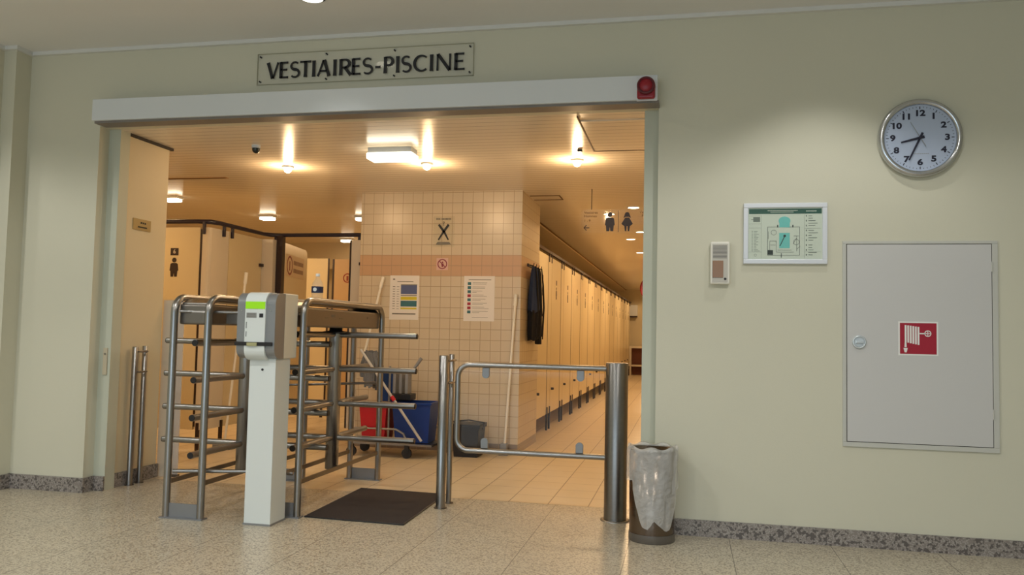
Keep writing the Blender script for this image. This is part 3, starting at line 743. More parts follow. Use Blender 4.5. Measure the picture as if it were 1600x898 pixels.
# ------------------------------------------------------------------ barrier posts with an edge-on glass leaf
def barrier(x, ya, yb, label, dx=0.0, rm=0.034):
    t = thing('barrier_post', (x, ya, 0), label, 'barrier posts', 'paired stainless barrier posts')
    MB().lathe((x, ya, 0), [(rm, 0), (rm, 1.078), (rm-0.004, 1.083)], 24).build('main_post', STEEL, t)
    MB().lathe((x+dx, yb, 0), [(0.020, 0), (0.020, 1.085), (0.017, 1.088)], 20).build('slim_post', STEEL, t)
    MB().lathe((x, ya, 0), [(rm+0.012, 0), (rm+0.012, 0.006)], 24).build('floor_flange', STEEL_D, t)
    MB().lathe((x+dx, yb, 0), [(0.034, 0), (0.034, 0.006)], 20).build('floor_flange', STEEL_D, t)
    MB().box((x+dx*0.2-0.005, ya+rm+0.005, 0.87), (x+dx*0.8+0.005, yb-0.024, 1.06)).build('glass_insert', GLASS, t)
    for z in (0.885, 1.045):
        MB().tube([(x+rm, ya, z), (x+rm+0.014, ya+0.015, z), (x+dx+0.034, yb-0.015, z), (x+dx+0.020, yb, z)], 0.007, 10).build('clamp', STEEL_D, t)
    return t
barrier(-1.700, 5.71, 5.90, 'pair of stainless posts beside the free edge of the swing gate', 0.005)
barrier(-4.262, 5.78, 5.90, 'pair of stainless posts in front of the passage wall at left', 0.0, 0.022)

# ------------------------------------------------------------------ swing gate and its bollard
gx0, gx1, gz0, gz1, gy, rad = -1.590, -0.535, 0.418, 1.022, 5.70, 0.085
t = thing('swing_gate', (gx1, gy, 0), 'steel framed glass swing gate hinged on the wide bollard', 'gate')
p = [(gx1, gy, gz1), (gx0+rad, gy, gz1)]
p += [(gx0+rad-rad*math.sin(a), gy, gz1-rad+rad*math.cos(a)) for a in [PI/2*k/8 for k in range(1, 9)]]
p += [(gx0+rad-rad*math.cos(a), gy, gz0+rad-rad*math.sin(a)) for a in [PI/2*k/8 for k in range(0, 9)]]
p += [(gx1, gy, gz0)]
MB().tube(p, 0.0195, 14).build('tube_frame', STEEL, t)
MB().box((gx0+0.035, gy-0.004, gz0+0.035), (gx1-0.01, gy+0.004, gz1-0.035)).build('glass_pane', GLASS, t)
for xx in (-1.385, -0.712):
    for zz, sg in ((gz1-0.045, 1), (gz0+0.045, -1)):
        mb = MB().box((xx-0.026, gy-0.0105, zz-0.025), (xx+0.026, gy+0.0105, zz+0.025), 0.004)
        c0 = zz-0.022*sg
        mb.lathe((xx, gy+0.012, c0), [(0.026, 0), (0.026, 0.024)], 20, 'y')
        mb.build('glass_clip', mat('satin_clip', (140, 142, 144), 0.45, 0.5), t)
t = thing('bollard', (-0.462, 5.70, 0), 'wide brushed steel bollard at the right side of the gate', 'bollard')
MB().lathe((-0.462, 5.70, 0.006), [(0.077, 0), (0.077, 1.052), (0.074, 1.058)], 40).build('cylinder', mat('bollard_brushed_steel', (136, 132, 128), 0.30, 1.0, var=0.1, vscale=40), t)
MB().lathe((-0.462, 5.70, 0), [(0.100, 0), (0.100, 0.006), (0.080, 0.008)], 40).build('floor_flange', STEEL, t)

# ------------------------------------------------------------------ waste bin with its bag
bx, by = -0.198, 5.235
t = thing('waste_bin', (bx, by, 0), 'round steel waste bin lined with a clear plastic bag', 'bin')
MB().lathe((bx, by, 0), [(0.138, 0.0), (0.142, 0.004), (0.142, 0.05)], 36, 'z', True).build('base_ring', mat('bin_base_grey', (120, 116, 112), 0.35, 0.6), t)
bo = MB().lathe((bx, by, 0.02), [(0.134, 0), (0.138, 0.03), (0.142, 0.535), (0.136, 0.535), (0.131, 0.03), (0.02, 0.02)], 40)
bo.build('body', mat('bin_dark_steel', (120, 108, 98), 0.22, 1.0, var=0.1, vscale=15), t)
MB().tube([(bx+0.142*math.cos(2*PI*k/40), by+0.142*math.sin(2*PI*k/40), 0.556) for k in range(41)], 0.006, 8, False).build('rim', STEEL, t)
mb = MB(); n = 96; rows = 22; vs = []
def hem(a):       # a: angle, -90 deg faces the hall
    d = math.degrees((a+PI) % (2*PI)-PI)
    K = [(-181, .36), (-142, .37), (-134, .31), (-124, .20), (-110, .105), (-98, .088), (-90, .115), (-84, .145), (-76, .125), (-54, .078), (-44, .095), (-30, .20), (-12, .31), (10, .36), (90, .38), (181, .36)]
    for (p_, q_), (p2, q2) in zip(K, K[1:]):
        if p_ <= d <= p2: return q_+(q2-q_)*(d-p_)/(p2-p_)
    return 0.36
for i in range(rows):
    u = i/(rows-1)
    for j in range(n):
        a = 2*PI*j/n
        if u < 0.3:      # inside, rising to the rim
            v = u/0.3; r = 0.128+0.012*v; z = 0.42+0.150*v
        elif u < 0.36: r = 0.150; z = 0.574
        else:
            v = (u-0.36)/0.64; z = 0.570-(0.570-hem(a))*v
            r = 0.155+0.005*v+0.0075*math.sin(a*17+v*3)*v+0.006*math.sin(a*9+2+v*5)+0.004*math.sin(z*38+a*4)
        back = max(0, math.sin(a)); r = min(r, 0.158 if back < 0.6 else 0.150)+0.0
        vs.append((bx+r*math.cos(a), by+r*math.sin(a), z+0.008*math.sin(a*7)*(1 if 0.2 < u < 0.5 else 0)))
fs = [(i*n+j, i*n+(j+1) % n, (i+1)*n+(j+1) % n, (i+1)*n+j) for i in range(rows-1) for j in range(n)]
mb.add(vs, fs, True); mb.build('bag', BAG, t)

# ------------------------------------------------------------------ hanging sign
t = thing('hanging_sign', (-0.70, 8.44, ZO), 'clear hanging sign with man and woman figures reading Vestiaires', 'sign')
MB().box((-1.075, 8.437, 2.295), (-0.30, 8.443, 2.545)).build('plate', ACRY, t)
for xx in (-0.968, -0.42): MB().cyl((xx, 8.44, 2.545), (xx, 8.44, ZO), 0.004, 8).build('rod', DARKB, t)
def man(mb, x, z, h, y, t_=0.002):
    w_ = h*0.5
    mb.disc(x, z+h*0.86, h*0.125, y, t_, 18)
    mb.flat([(x-w_*.42, z+h*.66), (x-w_*.25, z+h*.71), (x+w_*.25, z+h*.71), (x+w_*.42, z+h*.66), (x+w_*.50, z+h*.32), (x+w_*.40, z+h*.30), (x+w_*.36, z), (x+w_*.06, z), (x, z+h*.22), (x-w_*.06, z), (x-w_*.36, z), (x-w_*.40, z+h*.30), (x-w_*.50, z+h*.32)], y, t_)
def woman(mb, x, z, h, y, t_=0.002):
    w_ = h*0.56
    mb.disc(x, z+h*0.86, h*0.125, y, t_, 18)
    mb.flat([(x-h*.13, z+h*.86), (x-h*.19, z+h*.68), (x-h*.08, z+h*.74), (x+h*.08, z+h*.74), (x+h*.19, z+h*.68), (x+h*.13, z+h*.86)], y, t_*0.9)
    mb.flat([(x-w_*.18, z+h*.70), (x+w_*.18, z+h*.70), (x+w_*.52, z+h*.38), (x+w_*.40, z+h*.32), (x+w_*.26, z+h*.26), (x+w_*.20, z), (x+w_*.05, z), (x+w_*.04, z+h*.26), (x-w_*.04, z+h*.26), (x-w_*.05, z), (x-w_*.20, z), (x-w_*.26, z+h*.26), (x-w_*.40, z+h*.32), (x-w_*.52, z+h*.38)], y, t_)
yf = 8.437
mb = MB(); man(mb, -0.778, 2.318, 0.20, yf); mb.build('man_figure', INKB, t)
mb = MB(); woman(mb, -0.602, 2.318, 0.20, yf); mb.build('woman_figure', INKB, t)
MB().rect(-0.694, 2.31, -0.688, 2.53, yf).build('divider', DARKB, t)
mb = MB(); mb.text('Vestiaires', -1.045, 2.512, 0.036, yf, 'LEFT').text('Hommes', -1.045, 2.476, 0.036, yf, 'LEFT').text('1 - 9', -1.045, 2.428, 0.036, yf, 'LEFT')
mb.text('Vestiaires', -0.335, 2.512, 0.036, yf, 'RIGHT').text('Femmes', -0.335, 2.476, 0.036, yf, 'RIGHT').text('10 - 18', -0.335, 2.428, 0.036, yf, 'RIGHT')
mb.build('lettering', mat('brown_ink', (84, 56, 40), 0.6), t)
mb = MB()
for sg, ox in ((1, -1.045), (-1, -0.335)):
    mb.line(ox, 2.355, ox+sg*0.056, 2.355, 0.009, yf); mb.line(ox, 2.355, ox+sg*0.028, 2.383, 0.009, yf); mb.line(ox, 2.355, ox+sg*0.028, 2.327, 0.009, yf)
mb.build('arrow', DARKB, t)

# ------------------------------------------------------------------ notices on the tiled wall
YT = 8.45
t = thing('timetable_poster', (-2.975, YT, 1.61), 'white timetable sheet with blue and yellow blocks on the tiled wall', 'poster')
MB().rect(-3.145, 1.372, -2.815, 1.850, YT, 0.002).build('sheet', PAPER, t)
X0, Z0, WW, HH = -3.145, 1.372, 0.33, 0.478
P = lambda u, v: (X0+u*WW, Z0+v*HH)
def prect(mb, u0, v0, u1, v1, y=YT-0.002, th=0.001): a = P(u0, v0); b = P(u1, v1); return mb.rect(a[0], a[1], b[0], b[1], y, th)
mb = prect(MB(), .38, .58, .93, .78); mb.build('blue_block', SLATE, t)
mb = prect(MB(), .38, .30, .93, .43); mb.build('teal_block', TEAL, t)
mb = prect(MB(), .38, .45, .93, .52); prect(mb, .38, .24, .93, .275); mb.build('yellow_block', YELLOW, t)
mb = MB()
for k in range(10): prect(mb, .10, .74-k*.055, .18, .755-k*.055); prect(mb, .24, .74-k*.055, .32, .75-k*.055)
prect(mb, .25, .855, .80, .872); prect(mb, .10, .90, .17, .93); prect(mb, .10, .12, .90, .15); prect(mb, .38, .54, .93, .56); prect(mb, .38, .78, .93, .80)
mb.build('print', INKG, t)
t = thing('rules_poster', (-2.145, YT, 1.61), 'white sheet with a column of blue and red squares on the tiled wall', 'poster')
MB().rect(-2.315, 1.372, -1.980, 1.850, YT, 0.002).build('sheet', PAPER, t)
X0, WW = -2.315, 0.335
for k, m in enumerate((TEAL, TEAL, TEAL, PINKR, TEAL, PINKR, PINKR, TEAL)):
    prect(MB(), .12, .80-k*.09, .23, .862-k*.09).build('rule_square', m, t)
mb = MB()
for k in range(8):
    prect(mb, .28, .845-k*.09, .28+.3+.3*random.random(), .852-k*.09); prect(mb, .28, .815-k*.09, .28+.55*random.random()+.1, .822-k*.09)
prect(mb, .15, .91, .88, .925); prect(mb, .28, .08, .8, .087)
mb.build('print', INKG, t)
t = thing('warning_plate', (-2.552, YT, 2.335), 'clear plate with a black crossed figure near the top of tiled wall', 'sign')
MB().box((-2.672, YT-0.008, 2.16), (-2.436, YT-0.004, 2.49)).build('plate', ACRY, t)
mb = MB()
mb.line(-2.61, 2.40, -2.545, 2.315, 0.024, YT-0.008); mb.line(-2.545, 2.315, -2.50, 2.235, 0.022, YT-0.008, 0.002, 0.014)
mb.line(-2.50, 2.40, -2.56, 2.315, 0.024, YT-0.008); mb.line(-2.56, 2.315, -2.612, 2.235, 0.022, YT-0.008, 0.002, 0.014)
mb.ring(-2.556, 2.423, 0.010, 0.004, YT-0.008, 0.002, 12); mb.line(-2.556, 2.413, -2.556, 2.385, 0.004, YT-0.008)
mb.build('crossed_figure', INK, t)
mb = MB()
for k in range(11):
    if k in (3,): continue
    mb.rect(-2.64+k*0.0155, 2.452, -2.630+k*0.0155, 2.468, YT-0.008, 0.001)
mb.flat([(-2.64, 2.185), (-2.47, 2.185), (-2.49, 2.213), (-2.62, 2.213)], YT-0.008, 0.001)
mb.build('print', INKG, t)
t = thing('prohibition_sticker', (-2.562, YT, 1.975), 'small square sticker with a burgundy prohibition circle on the orange tile band', 'sticker')
MB().rect(-2.627, 1.912, -2.497, 2.040, YT, 0.002).build('sticker_base', mat('sticker_pink', (214, 178, 164), 0.5), t)
MB().ring(-2.562, 1.976, 0.054, 0.011, YT-0.002, 0.001, 36).line(-2.598, 2.010, -2.527, 1.942, 0.009, YT-0.002, 0.001).build('circle', PURP, t)
mb = MB(); mb.disc(-2.560, 1.994, 0.009, YT-0.002, 0.001, 12); mb.flat([(-2.574, 1.982), (-2.546, 1.982), (-2.552, 1.945), (-2.568, 1.945)], YT-0.002, 0.001); mb.build('figure', PURP, t)

# ------------------------------------------------------------------ coats hanging on the tiled return wall
t = thing('coat_hooks', (-1.70, 9.05, 2.0), 'dark hook rail on the narrow tiled return wall', 'hook rail')
MB().box((-1.70, 8.78, 1.985), (-1.685, 9.38, 2.015)).build('rail', DARKB, t)
for yy in (8.84, 9.0, 9.16, 9.32): MB().tube([(-1.685, yy, 2.0), (-1.64, yy, 1.995), (-1.635, yy, 2.025)], 0.005, 8).build('hook', DARKB, t)
def coat(y, hgt, wdt, dep, m, m2, label, seed):
    rnd = random.Random(seed)
    t = thing('coat', (-1.64, y, 1.99), label, 'coat', 'dark garments on the hook rail')
    n = 40; rows = 16
    def shell(z0, z1, s0, s1, name, mm, x0=0):
        mb = MB(); vs = []
        for i in range(rows):
            u = i/(rows-1); z = z0+(z1-z0)*u; sc = s0+(s1-s0)*(u**0.5)
            for j in range(n):
                a = 2*PI*j/n; rip = 1+0.14*math.sin(a*5+seed+u*2)+0.07*math.sin(a*9+seed*2)
                dx = max(dep*sc*math.cos(a)*rip, -0.048)
                vs.append((-1.645+dx+x0, y+wdt*sc*math.sin(a)*rip, z+0.012*math.sin(a*3+seed)*u))
        fs = [(i*n+j, i*n+(j+1) % n, (i+1)*n+(j+1) % n, (i+1)*n+j) for i in range(rows-1) for j in range(n)]
        fs += [tuple(range((rows-1)*n, rows*n)), tuple(reversed(range(n)))]
        return mb.add(vs, fs, True).build(name, mm, t)
    shell(1.985, 1.985-hgt*0.62, 0.22, 1.0, 'upper_part', m)
    shell(1.985-hgt*0.60, 1.985-hgt, 0.95, 0.85, 'lower_part', m2)
    mb = MB()
    for k in range(2):
        yy = y+(-0.3+0.6*k)*wdt
        mb.tube([(-1.62, y, 1.99), (-1.60, yy, 1.80), (-1.59, yy+0.02, 1.55), (-1.60, yy, 1.22-0.03*k)], 0.007, 6)
    mb.build('strap', BLACKF, t)
    return t
coat(8.86, 0.80, 0.085, 0.050, NAVY, BLACKF, 'navy and black coat hanging nearest the tiled corner', 1)
coat(9.04, 0.78, 0.080, 0.045, NAVY, BLACKF, 'dark coat hanging between two others on the hook rail', 2)
coat(9.24, 0.84, 0.075, 0.040, BLACKF, BLACKF, 'black coat hanging farthest along the hook rail', 3)

# ------------------------------------------------------------------ corridor cubicles
t = thing('cubicle_rail', (-1.785, 18.0, 2.33), 'dark rail running along the top of the corridor cubicles', 'rail')
MB().box((-1.80, 9.50, 2.315), (-1.765, 27.2, 2.35)).build('rail', DARKB, t)
def on_right_face(mb, X): return mb.xform(lambda v: Vector((X-v.y, v.x, v.z)))
XS = -1.775
def cubicle(y, num):
    t = thing('changing_cubicle', (XS, y, 0), 'x', 'changing cubicle', 'cream changing cubicles along the corridor')
    MB().box((XS-0.03, y+0.014, 0.21), (XS, y+0.84, 2.275)).build('door', HPL, t)
    MB().box((XS-0.034, y+0.855, 0.21), (XS+0.002, y+1.105, 2.275)).build('side_panel', HPL, t)
    MB().box((XS-0.012, y-0.008, 0.21), (XS-0.004, y+0.014, 2.275)).box((XS-0.012, y+0.832, 0.21), (XS+0.001, y+0.856, 2.275)).build('gap', mat('joint_brown', (58, 38, 26), 0.8), t)
    for yy in (y+0.885, y+1.085):
        MB().box((XS-0.005, yy-0.012, 2.20), (XS+0.012, yy+0.012, 2.34)).build('top_bracket', DARKB, t)
        MB().box((XS-0.012, yy-0.016, 0.0), (XS+0.014, yy+0.016, 0.30), 0.004).build('foot', DARKB, t)
    MB().lathe((0, 0, 0), [(0.017, 0), (0.017, 0.03), (0.012, 0.035)], 14, 'y').xform(lambda v: Vector((XS-v.y, v.x+y+0.12, v.z+0.52))).build('knob', DARKB, t)
    mb = MB(); man(mb, y+0.42, 1.735, 0.17, 0); on_right_face(mb, XS).build('man_figure', DARKB, t)
    mb = MB(); mb.rect(y+0.385, 1.93, y+0.455, 1.995, 0, 0.002); on_right_face(mb, XS).build('number_tile', DARKB, t)
    return t
Y0 = 9.80
c0 = cubicle(Y0, 1); remember(c0)
ordw = ['nearest', 'second', 'third', 'fourth', 'fifth', 'sixth', 'seventh', 'eighth', 'ninth', 'tenth', 'eleventh', 'twelfth', 'thirteenth', 'fourteenth', 'farthest']
cub = [c0]
for k in range(1, 15):
    c = copy_tree(c0); c.location = (XS, Y0+1.12*k, 0); cub.append(c)
for k, c in enumerate(cub):
    c['label'] = 'cream changing cubicle front, %s along the corridor row' % ordw[k] if k in (0, 14) else 'cream changing cubicle front, %s from the tiled wall in the corridor row' % ordw[k]
t = thing('end_panel', (XS, 9.65, 0), 'narrow cream panel between tiled return wall and first cubicle', 'panel')
MB().box((XS-0.034, 9.54, 0.21), (XS, 9.795, 2.275)).build('panel', HPL, t)
MB().box((XS-0.012, 9.55, 0.0), (XS+0.014, 9.58, 0.32), 0.004).build('foot', DARKB, t)
MB().box((XS-0.005, 9.55, 2.18), (XS+0.012, 9.574, 2.34)).build('top_bracket', DARKB, t)

# far corridor end
t = thing('wall_heater', (-1.66, 27.3, 2.06), 'white box unit mounted high on the far corridor wall', 'wall heater')
MB().box((-1.84, 27.08, 1.90), (-1.56, 27.3, 2.26), 0.015).build('casing', WHITE_P, t)
MB().box((-1.83, 27.10, 1.86), (-1.57, 27.28, 1.90)).build('outlet', DARKB, t)
t = thing('locker_bench', (-1.5, 26.9, 0), 'dark wooden shelf bench at the far end of the corridor', 'bench')
MB().box((-1.78, 26.7, 0.86), (-0.5, 27.2, 0.93)).build('top', HPL_W, t)
MB().box((-1.76, 26.72, 0.28), (-0.5, 27.18, 0.33)).build('shelf', HPL_W, t)
MB().box((-1.76, 27.14, 0.0), (-0.5, 27.18, 0.86)).build('back', BENCHW, t)
MB().box((-1.78, 26.7, 0.0), (-1.72, 27.2, 0.86)).build('side', HPL_W, t)
t = thing('round_red_sign', (-1.02, 19.9, ZO), 'round red sign hanging from the corridor ceiling, cut by the jamb', 'sign')
MB().lathe((-0.78, 20.0, 2.40), [(0.31, 0), (0.32, 0.006), (0.32, 0.022), (0.30, 0.028)], 36, 'y', True).build('disc', RED_D, t)
MB().cyl((-0.78, 20.0, 2.70), (-0.78, 20.0, ZO), 0.006, 8).build('rod', DARKB, t)

# ------------------------------------------------------------------ changing cubicles at the left
def lat(mb_, dy=0): return mb_
t = thing('cubicle_rail', (-4.76, 8.7, 2.33), 'dark violet rail stepping around the cubicles left of the tiled wall', 'rail')
MB().tube([(-7.5, 7.56, 2.33), (-4.92, 7.56, 2.33), (-4.80, 7.60, 2.33), (-4.76, 7.70, 2.33), (-4.76, 8.60, 2.33), (-4.72, 8.72, 2.33), (-4.60, 8.75, 2.33), (-3.53, 8.75, 2.33)], 0.023, 12).build('rail', RAILM, t)
for x, y in ((-4.84, 7.56), (-4.76, 7.80), (-4.76, 7.96), (-4.67, 8.745), (-3.64, 8.75)):
    MB().box((x-0.014, y-0.014, 2.20), (x+0.014, y+0.014, 2.33), 0.003).build('drop_bracket', RAILM, t)
t = thing('corner_cubicle', (-5.2, 7.56, 0), 'cream corner cubicle marked with a man figure and number tile', 'changing cubicle')
MB().box((-5.75, 7.565, 0.21), (-4.885, 7.595, 2.27)).build('door', HPL, t)
MB().box((-6.9, 7.565, 0.21), (-5.77, 7.595, 2.27)).build('side_panel', HPL, t)
MB().box((-4.882, 7.562, 0.24), (-4.862, 7.59, 2.25)).build('hinge_strip', DARKB, t)
cr = [(-4.86, 7.565), (-4.81, 7.565), (-4.785, 7.575), (-4.775, 7.60), (-4.775, 7.92), (-4.805, 7.92), (-4.805, 7.63), (-4.815, 7.60), (-4.86, 7.60)]
mb = MB(); n = len(cr); mb.add([(x, y, 0.21) for x, y in cr]+[(x, y, 2.27) for x, y in cr], [tuple(reversed(range(n))), tuple(range(n, 2*n))]+[(i, (i+1) % n, (i+1) % n+n, i+n) for i in range(n)])
mb.build('corner_panel', HPL_W, t)
for x, y in ((-4.83, 7.57), (-4.775, 7.90), (-5.80, 7.57)): MB().box((x-0.016, y-0.016, 0), (x+0.016, y+0.016, 0.28), 0.003).build('foot', DARKB, t)
mb = MB(); man(mb, -5.172, 1.760, 0.20, 7.565); mb.build('man_figure', DARKB, t)
mb = MB().rect(-5.218, 1.982, -5.128, 2.056, 7.565, 0.002); mb.build('number_tile', DARKB, t)
mb = MB().text('6', -5.173, 2.019, 0.06, 7.563, bold=0.001); mb.build('number', HPL_W, t)
t = thing('side_cubicle', (-4.79, 8.3, 0), 'cream cubicle front turned sideways behind the corner cubicle', 'changing cubicle')
MB().box((-4.805, 7.93, 0.21), (-4.775, 8.62, 2.27)).build('door', HPL, t)
MB().box((-4.805, 8.63, 0.21), (-4.64, 8.78, 2.27), 0.004).build('corner_panel', HPL_W, t)
MB().box((-4.80, 8.62, 0.21), (-4.79, 8.632, 2.27)).build('gap', GAP, t)
MB().box((-4.775, 8.56, 1.95), (-4.750, 8.69, 1.985), 0.003).build('latch', DARKB, t)
MB().box((-4.635, 8.70, 0.10), (-4.565, 8.78, 2.32), 0.004).build('door_post', DARKB, t)
MB().box((-4.775, 8.45, 0), (-4.74, 8.48, 0.30), 0.003).build('foot', DARKB, t)
t = thing('doorway_panel', (-3.62, 8.75, 0), 'pale upright panel between the dark doorway edge and tiled wall', 'panel')
MB().box((-3.725, 8.73, 0.15), (-3.51, 8.78, 2.27), 0.003).build('panel', HPL_W, t)
MB().box((-3.745, 8.73, 0.15), (-3.727, 8.77, 2.27)).build('hinge_strip', DARKB, t)
MB().box((-3.62, 8.70, 1.98), (-3.53, 8.73, 2.015), 0.003).build('latch', DARKB, t)
MB().box((-3.70, 8.735, 0), (-3.67, 8.765, 0.15)).build('foot', DARKB, t)
t = thing('open_door', (-4.60, 8.8, 0), 'cream cubicle door standing open with a red ringed notice', 'door')
nb = MB()
A = Vector((-4.61, 8.80)); Bv = Vector((-4.80, 9.78)); dv = (Bv-A).normalized(); nv = Vector((dv.y, -dv.x))
def onpanel(mb):      # local x runs along the panel, local -y faces the passage
    return mb.xform(lambda v: Vector((A.x+dv.x*v.x+nv.x*(-v.y), A.y+dv.y*v.x+nv.y*(-v.y), v.z)))
onpanel(MB().flat([(0, .21), (.98, .21), (.98, 2.16), (.96, 2.22), (.90, 2.25), (0, 2.25)], 0, 0.03)).build('leaf', HPL, t)
onpanel(MB().rect(0.06, 1.87, 0.82, 2.13, -0.03, 0.003)).build('notice', mat('notice_cream', (226, 200, 160), 0.6), t)
onpanel(MB().ring(0.20, 2.00, 0.115, 0.024, -0.033, 0.001, 30).rect(0.180, 1.94, 0.215, 2.05, -0.033, 0.001)).build('red_ring', mat('notice_red', (150, 60, 36), 0.6), t)
mb = MB()
for k in range(8): mb.rect(0.36+k*0.054, 2.02, 0.40+k*0.054, 2.07, -0.033, 0.001)
for k in range(8): mb.rect(0.36+k*0.054, 1.925, 0.40+k*0.054, 1.975, -0.033, 0.001)
onpanel(mb).build('notice_print', mat('notice_brown', (134, 88, 52), 0.6), t)
# far doors seen through the doorway
def far_panel(x0, x1, y, z1, label, nm='cubicle_door', m=HPL, sign=False):
    t = thing(nm, ((x0+x1)/2, y, 0), label, 'cubicle door')
    MB().box((x0, y, 0.21), (x1, y+0.03, z1)).build('leaf', m, t)
    MB().box((x0+0.03, y, 0), (x0+0.06, y+0.03, 0.21)).box((x1-0.06, y, 0), (x1-0.03, y+0.03, 0.21)).build('foot', DARKB, t)
    MB().box((x1-0.004, y-0.006, 0.21), (x1+0.022, y, z1)).build('edge_strip', DARKB, t)
    MB().box((x0-0.022, y-0.006, 0.21), (x0+0.004, y, z1)).build('edge_strip', DARKB, t)
    if sign:
        MB().ring(x1-0.14, 1.99, 0.068, 0.016, y, 0.002, 24).build('ring_mark', mat('notice_red', (150, 60, 36), 0.6), t)
        mb = MB().rect(x1-0.155, 1.95, x1-0.125, 2.02, y, 0.002); mb.build('ring_figure', MATS['notice_red'], t)
    return t
far_panel(-6.4, -5.04, 11.0, 2.27, 'pale cubicle door seen through the doorway, left of two', m=HPL)
far_panel(-4.95, -4.60, 11.0, 2.26, 'darker cubicle door with a ring sign seen through the doorway', m=mat('tan_laminate', (204, 168, 120), 0.35), sign=True)
struct('wall_far_beam', MB().box((-9, 13.25, 2.30), (-3.5, 13.35, ZO)), PAINT_IN, 'cream beam beyond the far cubicle doors', 'beam')

# ------------------------------------------------------------------ ceiling fixtures
hang = [('spot_lamp', 'left of the three bright ceiling spot lamps'), ('spot_lamp', 'middle of the three bright ceiling spot lamps'), ('spot_lamp', 'right of the three bright ceiling spot lamps')]
for (x, y), (nm, lb) in zip(SPOTS, hang):
    t = thing(nm, (x, y, ZO), lb, 'spot lamp', 'bright ceiling spot lamps')
    MB().lathe((x, y, ZO-0.022), [(0.042, 0), (0.055, 0.010), (0.055, 0.022)], 28, 'z', True).build('collar', WHITE_P, t)
    o = MB().lathe((x, y, ZO-0.062), [(0.006, 0), (0.026, 0.010), (0.034, 0.026), (0.032, 0.040)], 24, 'z', True).build('bulb', LAMPW, t)
t = thing('tube_lamp', (-2.40, 6.40, ZO), 'rectangular white tube lamp on the slatted ceiling just inside the opening', 'ceiling lamp')
MB().box((-2.59, 6.34, ZO-0.045), (-2.215, 6.50, ZO), 0.004).build('casing', mat('lamp_casing_grey', (180, 184, 188), 0.4), t)
MB().box((-2.60, 6.33, ZO-0.095), (-2.205, 6.51, ZO-0.045), 0.012).build('diffuser', LAMPC, t)
for (x, y, lb) in ((-5.87, 8.5, 'ceiling lamp by the passage wall edge at far left'), (-5.5, 10.05, 'ceiling lamp above the cubicles left of the tiled wall'), (-5.50, 12.7, 'ceiling lamp seen above the open doorway'), (-4.20, 10.2, 'ceiling lamp half hidden by the top left tiled corner')):
    t = thing('box_lamp', (x, y, ZO), lb, 'ceiling lamp', 'small box lamps over the left cubicles')
    MB().box((x-0.10, y-0.07, ZO-0.03), (x+0.10, y+0.07, ZO), 0.004).build('casing', WHITE_P, t)
    MB().box((x-0.09, y-0.06, ZO-0.062), (x+0.09, y+0.06, ZO-0.03), 0.01).build('diffuser', LAMPC, t)
cl = [(-0.95, 10.2), (-0.62, 9.7), (-0.66, 12.0), (-0.86, 12.9), (-0.83, 15.0), (-0.83, 18.0)]
lbs = ['corridor downlight behind the man figure of the hanging sign', 'corridor downlight beside the woman figure of the hanging sign', 'corridor downlight at the foot of the woman figure', 'first corridor downlight beyond the hanging sign', 'second corridor downlight beyond the hanging sign', 'third corridor downlight beyond the hanging sign']
for (x, y), lb in zip(cl, lbs):
    t = thing('corridor_downlight', (x, y, ZO), lb, 'downlight', 'round corridor downlights')
    MB().lathe((x, y, ZO-0.008), [(0.066, 0), (0.078, 0.003), (0.080, 0.008)], 24, 'z', False, False).build('collar', WHITE_P, t)
    MB().lathe((x, y, ZO-0.007), [(0.064, 0), (0.064, 0.005)], 24, 'z', True).build('lens', LAMPD, t)
for k, (x, y) in enumerate(HALL_LAMPS[1:2]):
    t = thing('hall_downlight', (x, y, ZC), 'recessed hall downlight just above the picture edge', 'downlight')
    MB().lathe((x, y, ZC-0.006), [(0.085, 0), (0.092, 0.006)], 28, 'z').build('trim_ring', WHITE_P, t)
    MB().lathe((x, y, ZC-0.010), [(0.070, 0), (0.072, 0.006)], 28, 'z', True).build('lens', LAMPH, t)
t = thing('security_camera', (-3.50, 6.16, ZO), 'small black dome camera under the slatted ceiling', 'camera')
MB().lathe((-3.50, 6.16, ZO-0.025), [(0.036, 0), (0.036, 0.025)], 24).build('mount', WHITE_P, t)
MB().lathe((-3.50, 6.16, ZO-0.068), [(0.004, 0), (0.022, 0.008), (0.030, 0.024), (0.030, 0.043)], 24, 'z', True).build('dome', mat('camera_dark_green', (34, 40, 34), 0.3), t)
t = thing('ceiling_detector', (-0.865, 6.62, ZO), 'tiny black sensor beside the right ceiling spot lamp', 'sensor')
MB().box((-0.885, 6.61, ZO-0.02), (-0.845, 6.64, ZO), 0.003).build('sensor', BLACK, t)
t = thing('ceiling_hatch', (-0.45, 6.1, ZO), 'rectangular access hatch in the slatted ceiling at upper right', 'hatch')
MB().box((-0.745, 5.72, ZO-0.006), (-0.15, 6.66, ZO-0.001)).build('hatch_panel', PLANK, t)
MB().box((-0.757, 5.60, ZO-0.009), (-0.747, 6.672, ZO)).box((-0.757, 6.662, ZO-0.009), (-0.15, 6.674, ZO)).build('hatch_edge', mat('brown_edge', (104, 76, 48), 0.7), t)
t = thing('ceiling_vent', (-1.5, 8.93, ZO), 'shallow rectangular panel in the ceiling beside the tiled wall', 'vent')
MB().box((-1.69, 8.80, ZO-0.006), (-1.36, 8.81, ZO)).box((-1.69, 9.07, ZO-0.006), (-1.36, 9.08, ZO)).box((-1.37, 8.80, ZO-0.006), (-1.36, 9.08, ZO)).build('vent_edge', MATS['brown_edge'], t)
t = thing('ceiling_slot', (-4.9, 7.47, ZO), 'long narrow dark slot in the ceiling above the corner cubicle', 'vent')
MB().box((-5.45, 7.44, ZO-0.004), (-4.55, 7.50, ZO)).build('slot_edge', mat('slot_brown', (168, 126, 84), 0.6), t)
